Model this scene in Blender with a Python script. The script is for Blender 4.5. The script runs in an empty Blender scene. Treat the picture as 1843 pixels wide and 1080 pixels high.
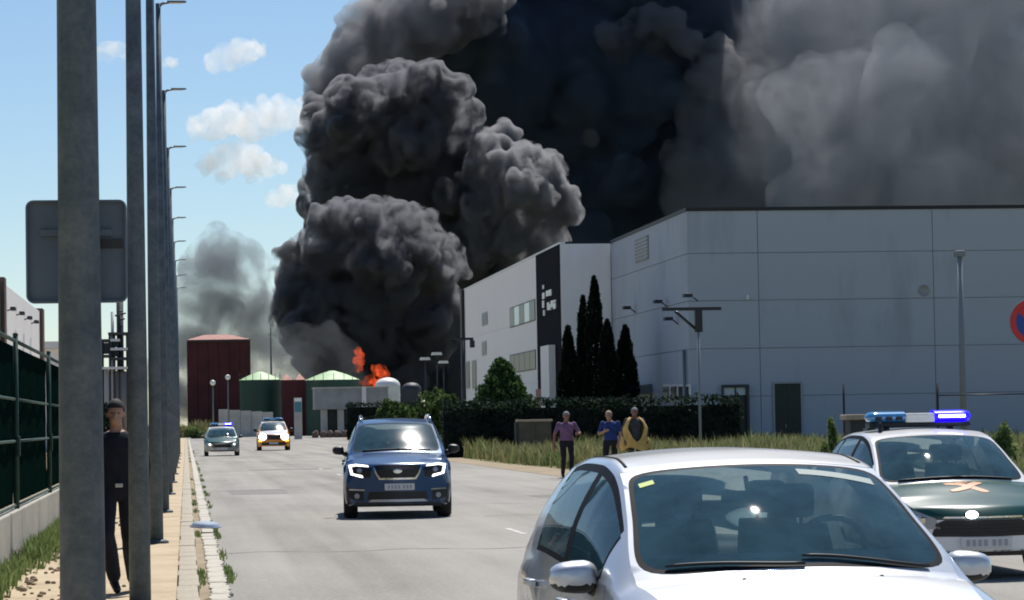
import bpy, bmesh, math, random
import numpy as np
from mathutils import Vector, Matrix, noise as mnoise

random.seed(7)
rng = np.random.default_rng(11)
scene = bpy.context.scene
COL = scene.collection
rad = math.radians

# ---------------------------------------------------------------- camera
FPX, IMW, IMH, EYE = 5100.0, 1843.0, 1080.0, 1.62
PSI, PHI, RHO = rad(6.6), rad(2.425), rad(1.0)      # yaw to the right of the road, pitch up, roll
CAM = Vector((0, 0, EYE))
FWD = Vector((math.sin(PSI) * math.cos(PHI), math.cos(PSI) * math.cos(PHI), math.sin(PHI)))
RGT = Vector((math.cos(PSI), -math.sin(PSI), 0))
UPV = RGT.cross(FWD)
RG2 = RGT * math.cos(RHO) - UPV * math.sin(RHO)
UP2 = UPV * math.cos(RHO) + RGT * math.sin(RHO)
cam_data = bpy.data.cameras.new('camera')
cam_data.sensor_width = 36.0
cam_data.lens = FPX / IMW * 36.0
cam_data.clip_start = 0.5
cam_data.clip_end = 20000
cam = bpy.data.objects.new('camera', cam_data)
COL.objects.link(cam)
cam.matrix_world = Matrix((
    (RG2.x, UP2.x, -FWD.x, CAM.x), (RG2.y, UP2.y, -FWD.y, CAM.y),
    (RG2.z, UP2.z, -FWD.z, CAM.z), (0, 0, 0, 1)))
scene.camera = cam

# ---------------------------------------------------------------- sky, sun, exposure
SUN_EL, SUN_AZ = rad(58), rad(17)       # azimuth clockwise from the road direction (+Y)
world = bpy.data.worlds.new('World')
scene.world = world
world.use_nodes = True
wn = world.node_tree
wn.nodes.clear()
wo = wn.nodes.new('ShaderNodeOutputWorld')
wb = wn.nodes.new('ShaderNodeBackground')
ws = wn.nodes.new('ShaderNodeTexSky')
ws.sky_type = 'NISHITA'
ws.sun_disc = False
ws.sun_elevation = SUN_EL
ws.sun_rotation = SUN_AZ
ws.altitude = 200
ws.air_density = 1.0
ws.dust_density = 0.0
ws.ozone_density = 4.6
wb.inputs['Strength'].default_value = 0.08
wn.links.new(ws.outputs[0], wb.inputs[0])
wn.links.new(wb.outputs[0], wo.inputs[0])

sun_data = bpy.data.lights.new('sun', 'SUN')
sun_data.energy = 4.6
sun_data.angle = rad(0.55)
sun_data.color = (1.0, 0.955, 0.89)
sun = bpy.data.objects.new('sun', sun_data)
COL.objects.link(sun)
to_sun = Vector((math.sin(SUN_AZ) * math.cos(SUN_EL), math.cos(SUN_AZ) * math.cos(SUN_EL), math.sin(SUN_EL)))
sun.rotation_euler = to_sun.to_track_quat('Z', 'Y').to_euler()
sun.location = (0, 0, 60)

scene.view_settings.view_transform = 'Standard'
scene.view_settings.look = 'None'
scene.view_settings.gamma = 1.0
scene.view_settings.exposure = 0.35
scene.view_settings.use_curve_mapping = False
scene.render.engine = 'CYCLES'
cy = scene.cycles
cy.use_denoising = True
cy.pixel_filter_type = 'BLACKMAN_HARRIS'
cy.filter_width = 1.9                    # a soft, zoomed-in phone lens
cy.max_bounces = 8
cy.diffuse_bounces = 3
cy.glossy_bounces = 4
cy.transmission_bounces = 8
cy.transparent_max_bounces = 40
cy.volume_bounces = 3
cy.volume_step_rate = 0.6
cy.caustics_reflective = False
cy.caustics_refractive = False
cy.sample_clamp_indirect = 6.0


def at(x, y, depth):
    """World point seen at photograph position (x, y), DEPTH metres in front of the camera."""
    return CAM + depth * (FWD + (x - IMW / 2) / FPX * RG2 + (IMH / 2 - y) / FPX * UP2)


def on_ground(x, y, z=0.0):
    r = FWD + (x - IMW / 2) / FPX * RG2 + (IMH / 2 - y) / FPX * UP2
    return CAM + r * ((z - EYE) / r.z)


# ---------------------------------------------------------------- materials
MATS = {}


def new_mat(name):
    m = bpy.data.materials.new(name)
    m.use_nodes = True
    MATS[name] = m
    return m, m.node_tree, m.node_tree.nodes.get('Principled BSDF')


def ramp(nt, fac, stops):
    r = nt.nodes.new('ShaderNodeValToRGB')
    e = r.color_ramp.elements
    while len(e) < len(stops):
        e.new(0.5)
    for k, (p, c) in enumerate(stops):
        e[k].position = p
        e[k].color = (*c, 1) if len(c) == 3 else c
    if fac is not None:
        nt.links.new(fac, r.inputs[0])
    return r


def noise_node(nt, scale, detail=5, rough=0.55, dist=0.0, coord='Object', stretch=None):
    tc = nt.nodes.new('ShaderNodeTexCoord')
    src = tc.outputs[coord]
    if stretch:
        mp = nt.nodes.new('ShaderNodeMapping')
        mp.inputs['Scale'].default_value = stretch
        nt.links.new(src, mp.inputs[0])
        src = mp.outputs[0]
    n = nt.nodes.new('ShaderNodeTexNoise')
    n.inputs['Scale'].default_value = scale
    n.inputs['Detail'].default_value = detail
    n.inputs['Roughness'].default_value = rough
    n.inputs['Distortion'].default_value = dist
    nt.links.new(src, n.inputs['Vector'])
    return n


def mat(name, color, rough=0.6, metal=0.0, var=0.0, scale=3.0, bump=0.0, bscale=None, spec=0.5,
        coat=0.0, color2=None, stretch=None, coord='Object', emit=None, estr=0.0, lo=0.35, hi=0.65):
    """Plain procedural material: base colour broken up by noise, optional relief."""
    m, nt, p = new_mat(name)
    p.inputs['Roughness'].default_value = rough
    p.inputs['Metallic'].default_value = metal
    p.inputs['Specular IOR Level'].default_value = spec
    p.inputs['Coat Weight'].default_value = coat
    p.inputs['Coat Roughness'].default_value = 0.07
    p.inputs['Base Color'].default_value = (*color, 1)
    if var > 0 or color2 is not None:
        n = noise_node(nt, scale, stretch=stretch, coord=coord)
        a = color2 if color2 is not None else tuple(max(0, c * (1 - var)) for c in color)
        b = color if color2 is not None else tuple(min(1, c * (1 + var)) for c in color)
        r = ramp(nt, n.outputs['Fac'], [(lo, a), (hi, b)])
        nt.links.new(r.outputs[0], p.inputs['Base Color'])
    if bump > 0:
        nb = noise_node(nt, bscale or scale * 6, detail=6, rough=0.65, coord=coord, stretch=stretch)
        b = nt.nodes.new('ShaderNodeBump')
        b.inputs['Strength'].default_value = bump
        b.inputs['Distance'].default_value = 0.02
        nt.links.new(nb.outputs['Fac'], b.inputs['Height'])
        nt.links.new(b.outputs[0], p.inputs['Normal'])
    if emit is not None:
        p.inputs['Emission Color'].default_value = (*emit, 1)
        p.inputs['Emission Strength'].default_value = estr
    return m


# ---------------------------------------------------------------- mesh building
class MB:
    """Collects shapes, then links them as one mesh object."""

    def __init__(self):
        self.v, self.f, self.m, self.s = [], [], [], []
        self.cur, self.sm = 0, False

    def add(self, vs, fs, smooth=None, mi=None):
        o = len(self.v)
        self.v.extend([tuple(p) for p in vs])
        sm = self.sm if smooth is None else smooth
        for f in fs:
            self.f.append(tuple(i + o for i in f))
            self.m.append(self.cur if mi is None else mi)
            self.s.append(sm)
        return self

    def box(self, lo, hi, mi=None):
        x0, y0, z0 = lo
        x1, y1, z1 = hi
        vs = [(x0, y0, z0), (x1, y0, z0), (x1, y1, z0), (x0, y1, z0), (x0, y0, z1), (x1, y0, z1), (x1, y1, z1), (x0, y1, z1)]
        return self.add(vs, [(3, 2, 1, 0), (4, 5, 6, 7), (0, 1, 5, 4), (1, 2, 6, 5), (2, 3, 7, 6), (3, 0, 4, 7)], False, mi)

    def bbox(self, lo, hi, b=0.02, mi=None):
        """Box with chamfered edges."""
        bm = bmesh.new()
        bmesh.ops.create_cube(bm, size=1)
        for v in bm.verts:
            v.co = Vector([lo[k] + (v.co[k] + .5) * (hi[k] - lo[k]) for k in range(3)])
        bmesh.ops.bevel(bm, geom=bm.edges[:], offset=b, segments=2, affect='EDGES', profile=0.6)
        bm.verts.index_update()
        self.add([v.co[:] for v in bm.verts], [[v.index for v in f.verts] for f in bm.faces], False, mi)
        bm.free()
        return self

    def tube(self, pts, radii, n=10, cap=True, smooth=True, mi=None):
        pts = [Vector(p) for p in pts]
        if not hasattr(radii, '__len__'):
            radii = [radii] * len(pts)
        vs, fs = [], []
        up = Vector((0.03, 0.02, 1))
        for k, p in enumerate(pts):
            d = (pts[min(k + 1, len(pts) - 1)] - pts[max(k - 1, 0)]).normalized()
            u = d.cross(up if abs(d.z) < 0.95 else Vector((0, 1, 0))).normalized()
            w = u.cross(d)
            for i in range(n):
                a = 2 * math.pi * i / n
                vs.append(p + (u * math.cos(a) + w * math.sin(a)) * radii[k])
        for k in range(len(pts) - 1):
            for i in range(n):
                j = (i + 1) % n
                fs.append((k * n + i, k * n + j, k * n + n + j, k * n + n + i))
        self.add(vs, fs, smooth, mi)
        if cap:
            o = len(self.v) - len(vs)
            self.f.append(tuple(o + i for i in reversed(range(n))))
            self.f.append(tuple(o + (len(pts) - 1) * n + i for i in range(n)))
            for _ in range(2):
                self.m.append(self.cur if mi is None else mi)
                self.s.append(False)
        return self

    def lathe(self, prof, n=24, c=(0, 0, 0), smooth=True, mi=None, axis='z', sy=1.0):
        vs, fs = [], []
        for r, z in prof:
            for i in range(n):
                a = 2 * math.pi * i / n
                x, y = r * math.cos(a), r * math.sin(a) * sy
                p = (x, y, z) if axis == 'z' else ((z, x, y) if axis == 'x' else (x, z, y))
                vs.append((c[0] + p[0], c[1] + p[1], c[2] + p[2]))
        for k in range(len(prof) - 1):
            for i in range(n):
                j = (i + 1) % n
                f = (k * n + i, k * n + j, k * n + n + j, k * n + n + i)
                fs.append(f if axis != 'y' else f[::-1])
        return self.add(vs, fs, smooth, mi)

    def prism(self, poly, d0, d1, axis='y', mi=None, smooth=False):
        """Polygon in the plane across AXIS, extruded from d0 to d1."""
        n = len(poly)
        mk = {'y': lambda a, b, d: (a, d, b), 'x': lambda a, b, d: (d, a, b), 'z': lambda a, b, d: (a, b, d)}[axis]
        vs = [mk(a, b, d0) for a, b in poly] + [mk(a, b, d1) for a, b in poly]
        fs = [tuple(range(n)), tuple(reversed(range(n, 2 * n)))]
        fs += [(i, i + n, (i + 1) % n + n, (i + 1) % n) for i in range(n)]
        return self.add(vs, fs, smooth, mi)

    def ball(self, c, r, n=12, k=8, mi=None):
        if not hasattr(r, '__len__'):
            r = (r, r, r)
        vs = [(c[0], c[1], c[2] - r[2])]
        for a in range(1, k):
            t = math.pi * a / k
            for i in range(n):
                p = 2 * math.pi * i / n
                vs.append((c[0] + r[0] * math.sin(t) * math.cos(p), c[1] + r[1] * math.sin(t) * math.sin(p), c[2] - r[2] * math.cos(t)))
        vs.append((c[0], c[1], c[2] + r[2]))
        fs = [(0, 1 + (i + 1) % n, 1 + i) for i in range(n)]
        for a in range(k - 2):
            for i in range(n):
                j = (i + 1) % n
                fs.append((1 + a * n + i, 1 + a * n + j, 1 + a * n + n + j, 1 + a * n + n + i))
        L = len(vs) - 1
        fs += [(L, 1 + (k - 2) * n + i, 1 + (k - 2) * n + (i + 1) % n) for i in range(n)]
        return self.add(vs, fs, True, mi)

    def grid(self, P, smooth=True, mi=None, closed_u=False):
        """P[i][j] points."""
        nu, nv = len(P), len(P[0])
        vs = [p for row in P for p in row]
        fs = []
        for i in range(nu if closed_u else nu - 1):
            for j in range(nv - 1):
                a, b = i * nv + j, ((i + 1) % nu) * nv + j
                fs.append((a, b, b + 1, a + 1))
        return self.add(vs, fs, smooth, mi)

    def mesh(self, name, mats):
        me = bpy.data.meshes.new(name)
        me.from_pydata(self.v, [], self.f)
        for m in (mats if isinstance(mats, (list, tuple)) else [mats]):
            me.materials.append(MATS[m] if isinstance(m, str) else m)
        me.polygons.foreach_set('material_index', self.m)
        me.polygons.foreach_set('use_smooth', self.s)
        me.update()
        return me

    def build(self, name, mats, parent=None, loc=None, fix=False):
        me = self.mesh(name, mats)
        if fix:
            bm = bmesh.new()
            bm.from_mesh(me)
            bmesh.ops.recalc_face_normals(bm, faces=bm.faces[:])
            bm.to_mesh(me)
            bm.free()
        return link(name, me, parent, loc)


def link(name, me, parent=None, loc=None):
    o = bpy.data.objects.new(name, me)
    COL.objects.link(o)
    if parent is not None:
        o.parent = parent
    if loc is not None:
        o.location = loc
    return o


def empty(name, loc=(0, 0, 0), rz=0.0):
    o = bpy.data.objects.new(name, None)
    COL.objects.link(o)
    o.location = loc
    o.rotation_euler = (0, 0, rz)
    o.empty_display_size = 0.3
    return o


def tag(o, label=None, cat=None, group=None, kind=None):
    for k, val in (('label', label), ('category', cat), ('group', group), ('kind', kind)):
        if val is not None:
            o[k] = val
    return o


def copy_tree(o, parent=None):
    c = o.copy()
    COL.objects.link(c)
    c.parent = parent
    for ch in o.children:
        copy_tree(ch, c)
    return c


def mesh_np(name, V, Fq, mats, smooth=True, mi=None):
    """Mesh from numpy vertices and an (n, k) face array."""
    me = bpy.data.meshes.new(name)
    n, k = Fq.shape
    me.vertices.add(len(V))
    me.vertices.foreach_set('co', np.asarray(V, np.float32).ravel())
    me.loops.add(n * k)
    me.loops.foreach_set('vertex_index', np.asarray(Fq, np.int32).ravel())
    me.polygons.add(n)
    me.polygons.foreach_set('loop_start', np.arange(0, n * k, k, dtype=np.int32))
    me.polygons.foreach_set('use_smooth', np.full(n, smooth))
    if mi is not None:
        me.polygons.foreach_set('material_index', np.asarray(mi, np.int32))
    for m in (mats if isinstance(mats, (list, tuple)) else [mats]):
        me.materials.append(MATS[m] if isinstance(m, str) else m)
    me.update(calc_edges=True)
    me.validate()
    return me


def baked(o, name, mods):
    """Mesh of object O after the given (type, settings) modifiers; O itself is removed."""
    for t, st in mods:
        md = o.modifiers.new(t, t)
        for k, val in st.items():
            setattr(md, k, val)
    dg = bpy.context.evaluated_depsgraph_get()
    dg.update()
    me = bpy.data.meshes.new_from_object(o.evaluated_get(dg))
    me.name = name
    old = o.data
    bpy.data.objects.remove(o)
    bpy.data.meshes.remove(old)
    return me

# ================================================================ ground, road, pavement
def hit_x(x, y, X):
    r = FWD + (x - IMW / 2) / FPX * RG2 + (IMH / 2 - y) / FPX * UP2
    return CAM + r * ((X - CAM.x) / r.x)


def hit_y(x, y, Y):
    r = FWD + (x - IMW / 2) / FPX * RG2 + (IMH / 2 - y) / FPX * UP2
    return CAM + r * ((Y - CAM.y) / r.y)


def surface_mat(name, stops, s1, s2, mixf, rough=0.95, bump=0.25, bscale=60, stretch=None, tracks=0.0):
    """Two noises blended: broad patches and fine grain."""
    m, nt, p = new_mat(name)
    a = noise_node(nt, s1, detail=6, rough=0.6, stretch=stretch)
    b = noise_node(nt, s2, detail=4, rough=0.7)
    if tracks:                                   # long stains and wheel tracks along the road
        tn = noise_node(nt, 1.0, detail=3, rough=0.6, stretch=(1.1, 0.02, 1))
        tm = nt.nodes.new('ShaderNodeMix')
        tm.data_type = 'FLOAT'
        tm.inputs[0].default_value = tracks
        nt.links.new(a.outputs['Fac'], tm.inputs[2])
        nt.links.new(tn.outputs['Fac'], tm.inputs[3])
        a = tm
    mx = nt.nodes.new('ShaderNodeMix')
    mx.data_type = 'FLOAT'
    mx.inputs[0].default_value = mixf
    nt.links.new(a.outputs[0], mx.inputs[2])
    nt.links.new(b.outputs['Fac'], mx.inputs[3])
    r = ramp(nt, mx.outputs[0], stops)
    nt.links.new(r.outputs[0], p.inputs['Base Color'])
    p.inputs['Roughness'].default_value = rough
    p.inputs['Specular IOR Level'].default_value = 0.2
    bp = nt.nodes.new('ShaderNodeBump')
    bp.inputs['Strength'].default_value = bump
    bp.inputs['Distance'].default_value = 0.015
    nb = noise_node(nt, bscale, detail=5)
    nt.links.new(nb.outputs['Fac'], bp.inputs['Height'])
    nt.links.new(bp.outputs[0], p.inputs['Normal'])
    return m


surface_mat('asphalt', [(0.40, (0.20, 0.188, 0.168)), (0.49, (0.275, 0.26, 0.235)), (0.58, (0.335, 0.318, 0.288))], 0.25, 18, 0.35, stretch=(1.5, 0.35, 1), tracks=0.45)
surface_mat('dry_earth', [(0.3, (0.20, 0.15, 0.10)), (0.5, (0.30, 0.24, 0.165)), (0.72, (0.40, 0.33, 0.24))], 0.6, 9, 0.4, bump=0.6, bscale=25)
surface_mat('sandy_pavement', [(0.28, (0.30, 0.23, 0.15)), (0.5, (0.46, 0.37, 0.25)), (0.7, (0.56, 0.47, 0.34))], 0.9, 14, 0.4, bump=0.4, bscale=40)
surface_mat('field', [(0.3, (0.10, 0.105, 0.045)), (0.5, (0.16, 0.15, 0.07)), (0.7, (0.26, 0.22, 0.12))], 0.2, 5, 0.5, bump=0.6, bscale=12)
surface_mat('kerb_concrete', [(0.34, (0.26, 0.22, 0.165)), (0.5, (0.40, 0.36, 0.29)), (0.68, (0.50, 0.46, 0.39))], 1.5, 22, 0.5, bump=0.5, bscale=60)
surface_mat('gutter_concrete', [(0.34, (0.26, 0.23, 0.18)), (0.47, (0.46, 0.43, 0.37)), (0.66, (0.58, 0.55, 0.48))], 2.2, 20, 0.5, bump=0.5, bscale=60)
surface_mat('road_paint', [(0.4, (0.24, 0.23, 0.21)), (0.5, (0.55, 0.54, 0.50)), (0.7, (0.66, 0.65, 0.61))], 3, 25, 0.5)
surface_mat('wall_concrete', [(0.3, (0.26, 0.25, 0.21)), (0.5, (0.40, 0.38, 0.33)), (0.7, (0.50, 0.47, 0.41))], 0.8, 9, 0.45, bump=0.5, bscale=30)
mat('tar', (0.045, 0.044, 0.042), rough=0.8, var=0.3, scale=20)


def sheet(name, poly, z, m):
    mb = MB()
    mb.add([(x, y, z) for x, y in poly], [tuple(range(len(poly)))])
    return tag(mb.build(name, m), kind='structure')


sheet('ground', [(-4000, -60), (4000, -60), (4000, 9000), (-4000, 9000)], -0.02, 'field')
ROAD = [(0.30, -30), (10.5, -30), (10.5, 150), (11.6, 185), (14.2, 240), (16.5, 300), (24, 345), (46, 368), (80, 374), (80, 384), (-60, 384), (-60, 374), (-14, 370), (-2, 362), (0.3, 350)]
sheet('road', ROAD, 0.0, 'asphalt')
sheet('road_shoulder', [(10.45, -30), (12.1, -30), (11.9, 40), (12.3, 75), (11.7, 110), (12.6, 150), (14.5, 190), (17, 240), (20, 300), (30, 343), (20, 345), (16.4, 300), (14.1, 240), (11.5, 185), (10.45, 150)], 0.006, 'dry_earth')
# gutter slabs, dirt joint and kerb stones, one by one along the pavement
sheet('gutter_joint', [(0.08, -5), (0.22, -5), (0.22, 340), (0.08, 340)], 0.012, 'dry_earth')
kerb = tag(empty('kerb', (0, 0, 0)), kind='structure')
gut = tag(empty('gutter', (0, 0, 0)), kind='structure')
kmesh = MB().bbox((-0.10, 0.006, -0.1), (0.10, 0.994, 0.115), 0.018).mesh('kerb_stone', 'kerb_concrete')
k2 = MB().bbox((-0.10, 0.006, -0.1), (0.10, 3.99, 0.115), 0.018).mesh('kerb_stone', 'kerb_concrete')
gms = []
for q in range(5):                       # worn slabs with ragged edges
    mb = MB()
    n = 9
    L = [(0.205 + random.uniform(-0.012, 0.03), 0.004 + 0.992 * k / n) for k in range(n + 1)]
    Rr = [(0.40 + random.uniform(-0.035, 0.02), 0.004 + 0.992 * k / n) for k in range(n + 1)]
    top = L + Rr[::-1]
    mb.prism(top, -0.05, 0.028, axis='z')
    gms.append(mb.mesh('gutter_slab', 'gutter_concrete'))
for k in range(6, 90):
    o = link('kerb_stone', kmesh, kerb, (random.uniform(-0.008, 0.008), k, random.uniform(-0.006, 0.006)))
    o = link('gutter_slab', gms[k % 5], gut, (random.uniform(-0.01, 0.01), k, random.uniform(-0.004, 0.004)))
for k in range(90, 340, 4):
    link('kerb_stone', k2, kerb, (0, k, 0))
    o = link('gutter_slab', gms[k % 5], gut, (0, k, 0))
    o.scale = (1, 4, 1)
sheet('pavement', [(-2.1, -10), (-0.105, -10), (-0.105, 345), (-2.1, 345)], 0.10, 'sandy_pavement')
sheet('yard', [(-60, 15), (-2.1, 15), (-2.1, 345), (-60, 345)], 0.05, 'dry_earth')
# worn lane dashes and tar-filled cracks
for k, yy in enumerate((40.0, 52.0, 64.0, 76.0, 88.0, 100.0)):
    sheet('lane_marking', [(4.70, yy), (4.80, yy), (4.80, yy + 2.2), (4.70, yy + 2.2)], 0.004, 'road_paint')
for k in range(7):
    yy = [36, 55, 70, 92, 120, 48, 60][k]
    x0, x1 = [(0.5, 6), (2, 10), (0.6, 5), (1, 9), (0.6, 10), (5, 9), (6, 10)][k]
    n = 26
    up_ = [(x0 + (x1 - x0) * i / n, yy + 0.35 * math.sin(i * 0.7 + k) * random.uniform(0.3, 1)) for i in range(n + 1)]
    dn = [(x, y - random.uniform(0.02, 0.07)) for x, y in reversed(up_)]
    sheet('road_crack', up_ + dn, 0.004, 'tar')

# squares of newer, darker asphalt
surface_mat('asphalt_patch', [(0.34, (0.17, 0.162, 0.15)), (0.5, (0.215, 0.205, 0.188)), (0.66, (0.26, 0.247, 0.228))], 0.8, 20, 0.5)
for k, (x0, y0, x1, y1) in enumerate(((5.3, 34, 7.4, 37.2), (1.0, 66, 2.4, 71), (7.2, 58, 9.4, 60.5), (2.2, 100, 5.2, 103))):
    rg = lambda: random.uniform(-0.06, 0.06)
    n = 8
    pl = [(x0 + (x1 - x0) * i / n + rg(), y0 + rg()) for i in range(n)] + [(x1 + rg(), y0 + (y1 - y0) * i / n + rg()) for i in range(n)] + [(x1 - (x1 - x0) * i / n + rg(), y1 + rg()) for i in range(n)] + [(x0 + rg(), y1 - (y1 - y0) * i / n + rg()) for i in range(n)]
    sheet('road_patch', pl, 0.002, 'asphalt_patch')

# ================================================================ buildings
def panel_mat(name, c, var=0.08, stain=0.25, rough=0.8):
    """Painted concrete: a little different from panel to panel, streaked downwards."""
    m, nt, p = new_mat(name)
    oi = nt.nodes.new('ShaderNodeObjectInfo')
    n = noise_node(nt, 0.7, detail=6, rough=0.65, stretch=(1, 1, 0.22))
    n2 = noise_node(nt, 0.12, detail=3)
    ad = nt.nodes.new('ShaderNodeMath')
    ad.operation = 'ADD'
    nt.links.new(n.outputs['Fac'], ad.inputs[0])
    nt.links.new(n2.outputs['Fac'], ad.inputs[1])
    ad2 = nt.nodes.new('ShaderNodeMath')
    ad2.operation = 'MULTIPLY_ADD'
    nt.links.new(oi.outputs['Random'], ad2.inputs[0])
    ad2.inputs[1].default_value = var
    nt.links.new(ad.outputs[0], ad2.inputs[2])
    r = ramp(nt, ad2.outputs[0], [(0.7, tuple(x * (1 - stain) for x in c)), (0.98, c), (1.0, c)])
    ad.inputs[1].default_value = 0.5
    nt.links.new(r.outputs[0], p.inputs['Base Color'])
    p.inputs['Roughness'].default_value = rough
    p.inputs['Specular IOR Level'].default_value = 0.3
    return m


panel_mat('grey_panel', (0.40, 0.44, 0.50))  # base tone made bluer to carry the blue cast of shade
panel_mat('white_panel', (0.88, 0.85, 0.82), stain=0.08)
panel_mat('black_panel', (0.016, 0.017, 0.022), stain=0.2, rough=0.85)
MATS['black_panel'].node_tree.nodes['Principled BSDF'].inputs['Specular IOR Level'].default_value = 0.02
mat('joint_dark', (0.28, 0.31, 0.355), rough=0.9)
mat('coping_black', (0.012, 0.012, 0.015), rough=0.6)
mat('door_green', (0.008, 0.018, 0.014), rough=0.5, var=0.2)
mat('frame_grey', (0.30, 0.31, 0.33), rough=0.5)
mat('frame_white', (0.7, 0.7, 0.7), rough=0.5)
mat('frame_dark', (0.02, 0.02, 0.024), rough=0.5)
mat('window_dark', (0.03, 0.038, 0.05), rough=0.3, spec=0.12)
mat('window_pale', (0.45, 0.55, 0.62), rough=0.25, spec=0.6)
mat('metal_grey', (0.20, 0.21, 0.22), rough=0.5, metal=0.6)
mat('lamp_glass', (0.75, 0.75, 0.72), rough=0.2)
mat('sign_white', (0.80, 0.80, 0.80), rough=0.4)
mat('brick_red', (0.075, 0.016, 0.018), rough=0.85, var=0.25, scale=0.4)
mat('roof_tile', (0.34, 0.15, 0.12), rough=0.8, var=0.25, scale=1.2)
mat('tank_green', (0.016, 0.055, 0.034), rough=0.6, var=0.3, scale=0.3, stretch=(1, 1, 0.2))
mat('tank_roof', (0.33, 0.50, 0.26), rough=0.6, var=0.2, scale=0.3)
mat('tank_white', (0.72, 0.72, 0.70), rough=0.5, var=0.1, scale=0.3)
mat('dark_steel', (0.035, 0.04, 0.05), rough=0.6, metal=0.3)
mat('pale_steel', (0.55, 0.57, 0.6), rough=0.5, metal=0.2)
mat('concrete_grey', (0.27, 0.28, 0.29), rough=0.9, var=0.15, scale=0.6)
mat('concrete_pale', (0.42, 0.41, 0.38), rough=0.9, var=0.15, scale=0.6)
mat('brown_frame', (0.10, 0.06, 0.05), rough=0.7)

# --- grey warehouse
AX, AY, ATOP = 25.0, 139.5, 11.92
wh = empty('warehouse', (AX, AY, 0))
tag(wh, 'big grey concrete panel warehouse with black roof edge behind the police car', 'warehouse')
loc = lambda p: (p[0] - AX, p[1] - AY, p[2])
MB().box((0.1, 0.1, 0), (38, 25.3, ATOP - 0.06)).build('core', 'joint_dark', wh)
rows = [ATOP, 9.78, 7.4, 5.0, 2.6, 0.0]
colx = [0.0] + [hit_y(x, 500, AY).x - AX for x in (1365, 1680)]
colx += [colx[-1] + 8.75, colx[-1] + 17.5]
for i in range(len(colx) - 1):
    for j in range(5):
        mb = MB().bbox((colx[i] + (0.014 if i else -0.0), 0.0, rows[j + 1] + 0.012), (colx[i + 1] - 0.014, 0.099, rows[j] - 0.012), 0.01)
        mb.build('panel', 'grey_panel', wh)
ycs = [0.102, 8.6, 17.0, 25.4]
for i in range(3):
    for j in range(5):
        MB().bbox((0.0, ycs[i] + 0.014, rows[j + 1] + 0.012), (0.099, ycs[i + 1] - 0.014, rows[j] - 0.012), 0.01).build('panel', 'grey_panel', wh)
MB().box((-0.05, -0.05, ATOP - 0.02), (38, 0.35, ATOP + 0.16)).build('roof_coping', 'coping_black', wh)
MB().box((-0.05, 0.352, ATOP - 0.02), (0.35, 25.4, ATOP + 0.16)).build('roof_coping', 'coping_black', wh)


def wh_front(x0, y0, x1, y1):
    a, b = hit_y(x0, y1, AY), hit_y(x1, y0, AY)
    return a.x - AX, a.z, b.x - AX, b.z


x0, z0, x1, z1 = wh_front(1395, 690, 1440, 770)
dr = MB().box((x0, -0.06, 0), (x1, -0.002, z1)).build('door', 'door_green', wh)
MB().box((x0 - 0.08, -0.09, z1 + 0.002), (x1 + 0.08, -0.002, z1 + 0.1)).box((x0 - 0.1, -0.09, 0), (x0 - 0.002, -0.002, z1)).box((x1 + 0.002, -0.09, 0), (x1 + 0.1, -0.002, z1)).build('door_frame', 'frame_grey', dr)
MB().box(((x0 + x1) / 2 - 0.012, -0.075, 0.05), ((x0 + x1) / 2 + 0.012, -0.061, z1 - 0.03)).build('door_seam', 'frame_dark', dr)
MB().box((x0 + 0.5, -0.12, 1.0), (x0 + 0.56, -0.062, 1.16)).build('handle', 'metal_grey', dr)
x0, z0, x1, z1 = wh_front(1300, 692, 1346, 768)
gt = MB().box((x0, -0.30, z1 - 0.14), (x1, -0.002, z1)).box((x1 - 0.14, -0.30, 0), (x1, -0.002, z1 - 0.142)).box((x0, -0.30, 0), (x0 + 0.06, -0.002, z1 - 0.142)).build('door', 'frame_dark', wh)
MB().box((x0 + 0.062, -0.12, z1 - 0.52), (x1 - 0.142, -0.06, z1 - 0.143)).build('pane', 'window_pale', gt)
MB().box(((x0 + x1) / 2 - 0.03, -0.2, z1 - 0.52), ((x0 + x1) / 2 + 0.03, -0.122, z1 - 0.143)).build('mullion', 'frame_dark', gt)
MB().box((x0 + 0.062, -0.12, 0), (x1 - 0.142, -0.06, z1 - 0.524)).build('leaf', 'door_green', gt)
v = hit_y(1663, 523, AY)
MB().lathe([(0.0, -0.02), (0.24, -0.02), (0.25, -0.05), (0.29, -0.05), (0.30, -0.001)], n=24, c=(v.x - AX, 0, v.z), axis='y').build('round_vent', 'frame_grey', wh)
v = hit_y(1345, 535, AY)
MB().bbox((v.x - AX - 0.06, -0.12, v.z - 0.12), (v.x - AX + 0.06, -0.002, v.z + 0.12), 0.02).build('glint_box', 'tank_white', wh)  # white box put in to imitate a small glint on the wall


def wh_side(x0, y0, x1, y1):
    """photo box on the side wall: (y0, z0, y1, z1) local"""
    a, b = hit_x(x1, (y0 + y1) / 2, AX), hit_x(x0, (y0 + y1) / 2, AX)
    t, bt = hit_x((x0 + x1) / 2, y0, AX), hit_x((x0 + x1) / 2, y1, AX)
    return a.y - AY, bt.z, b.y - AY, t.z


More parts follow.
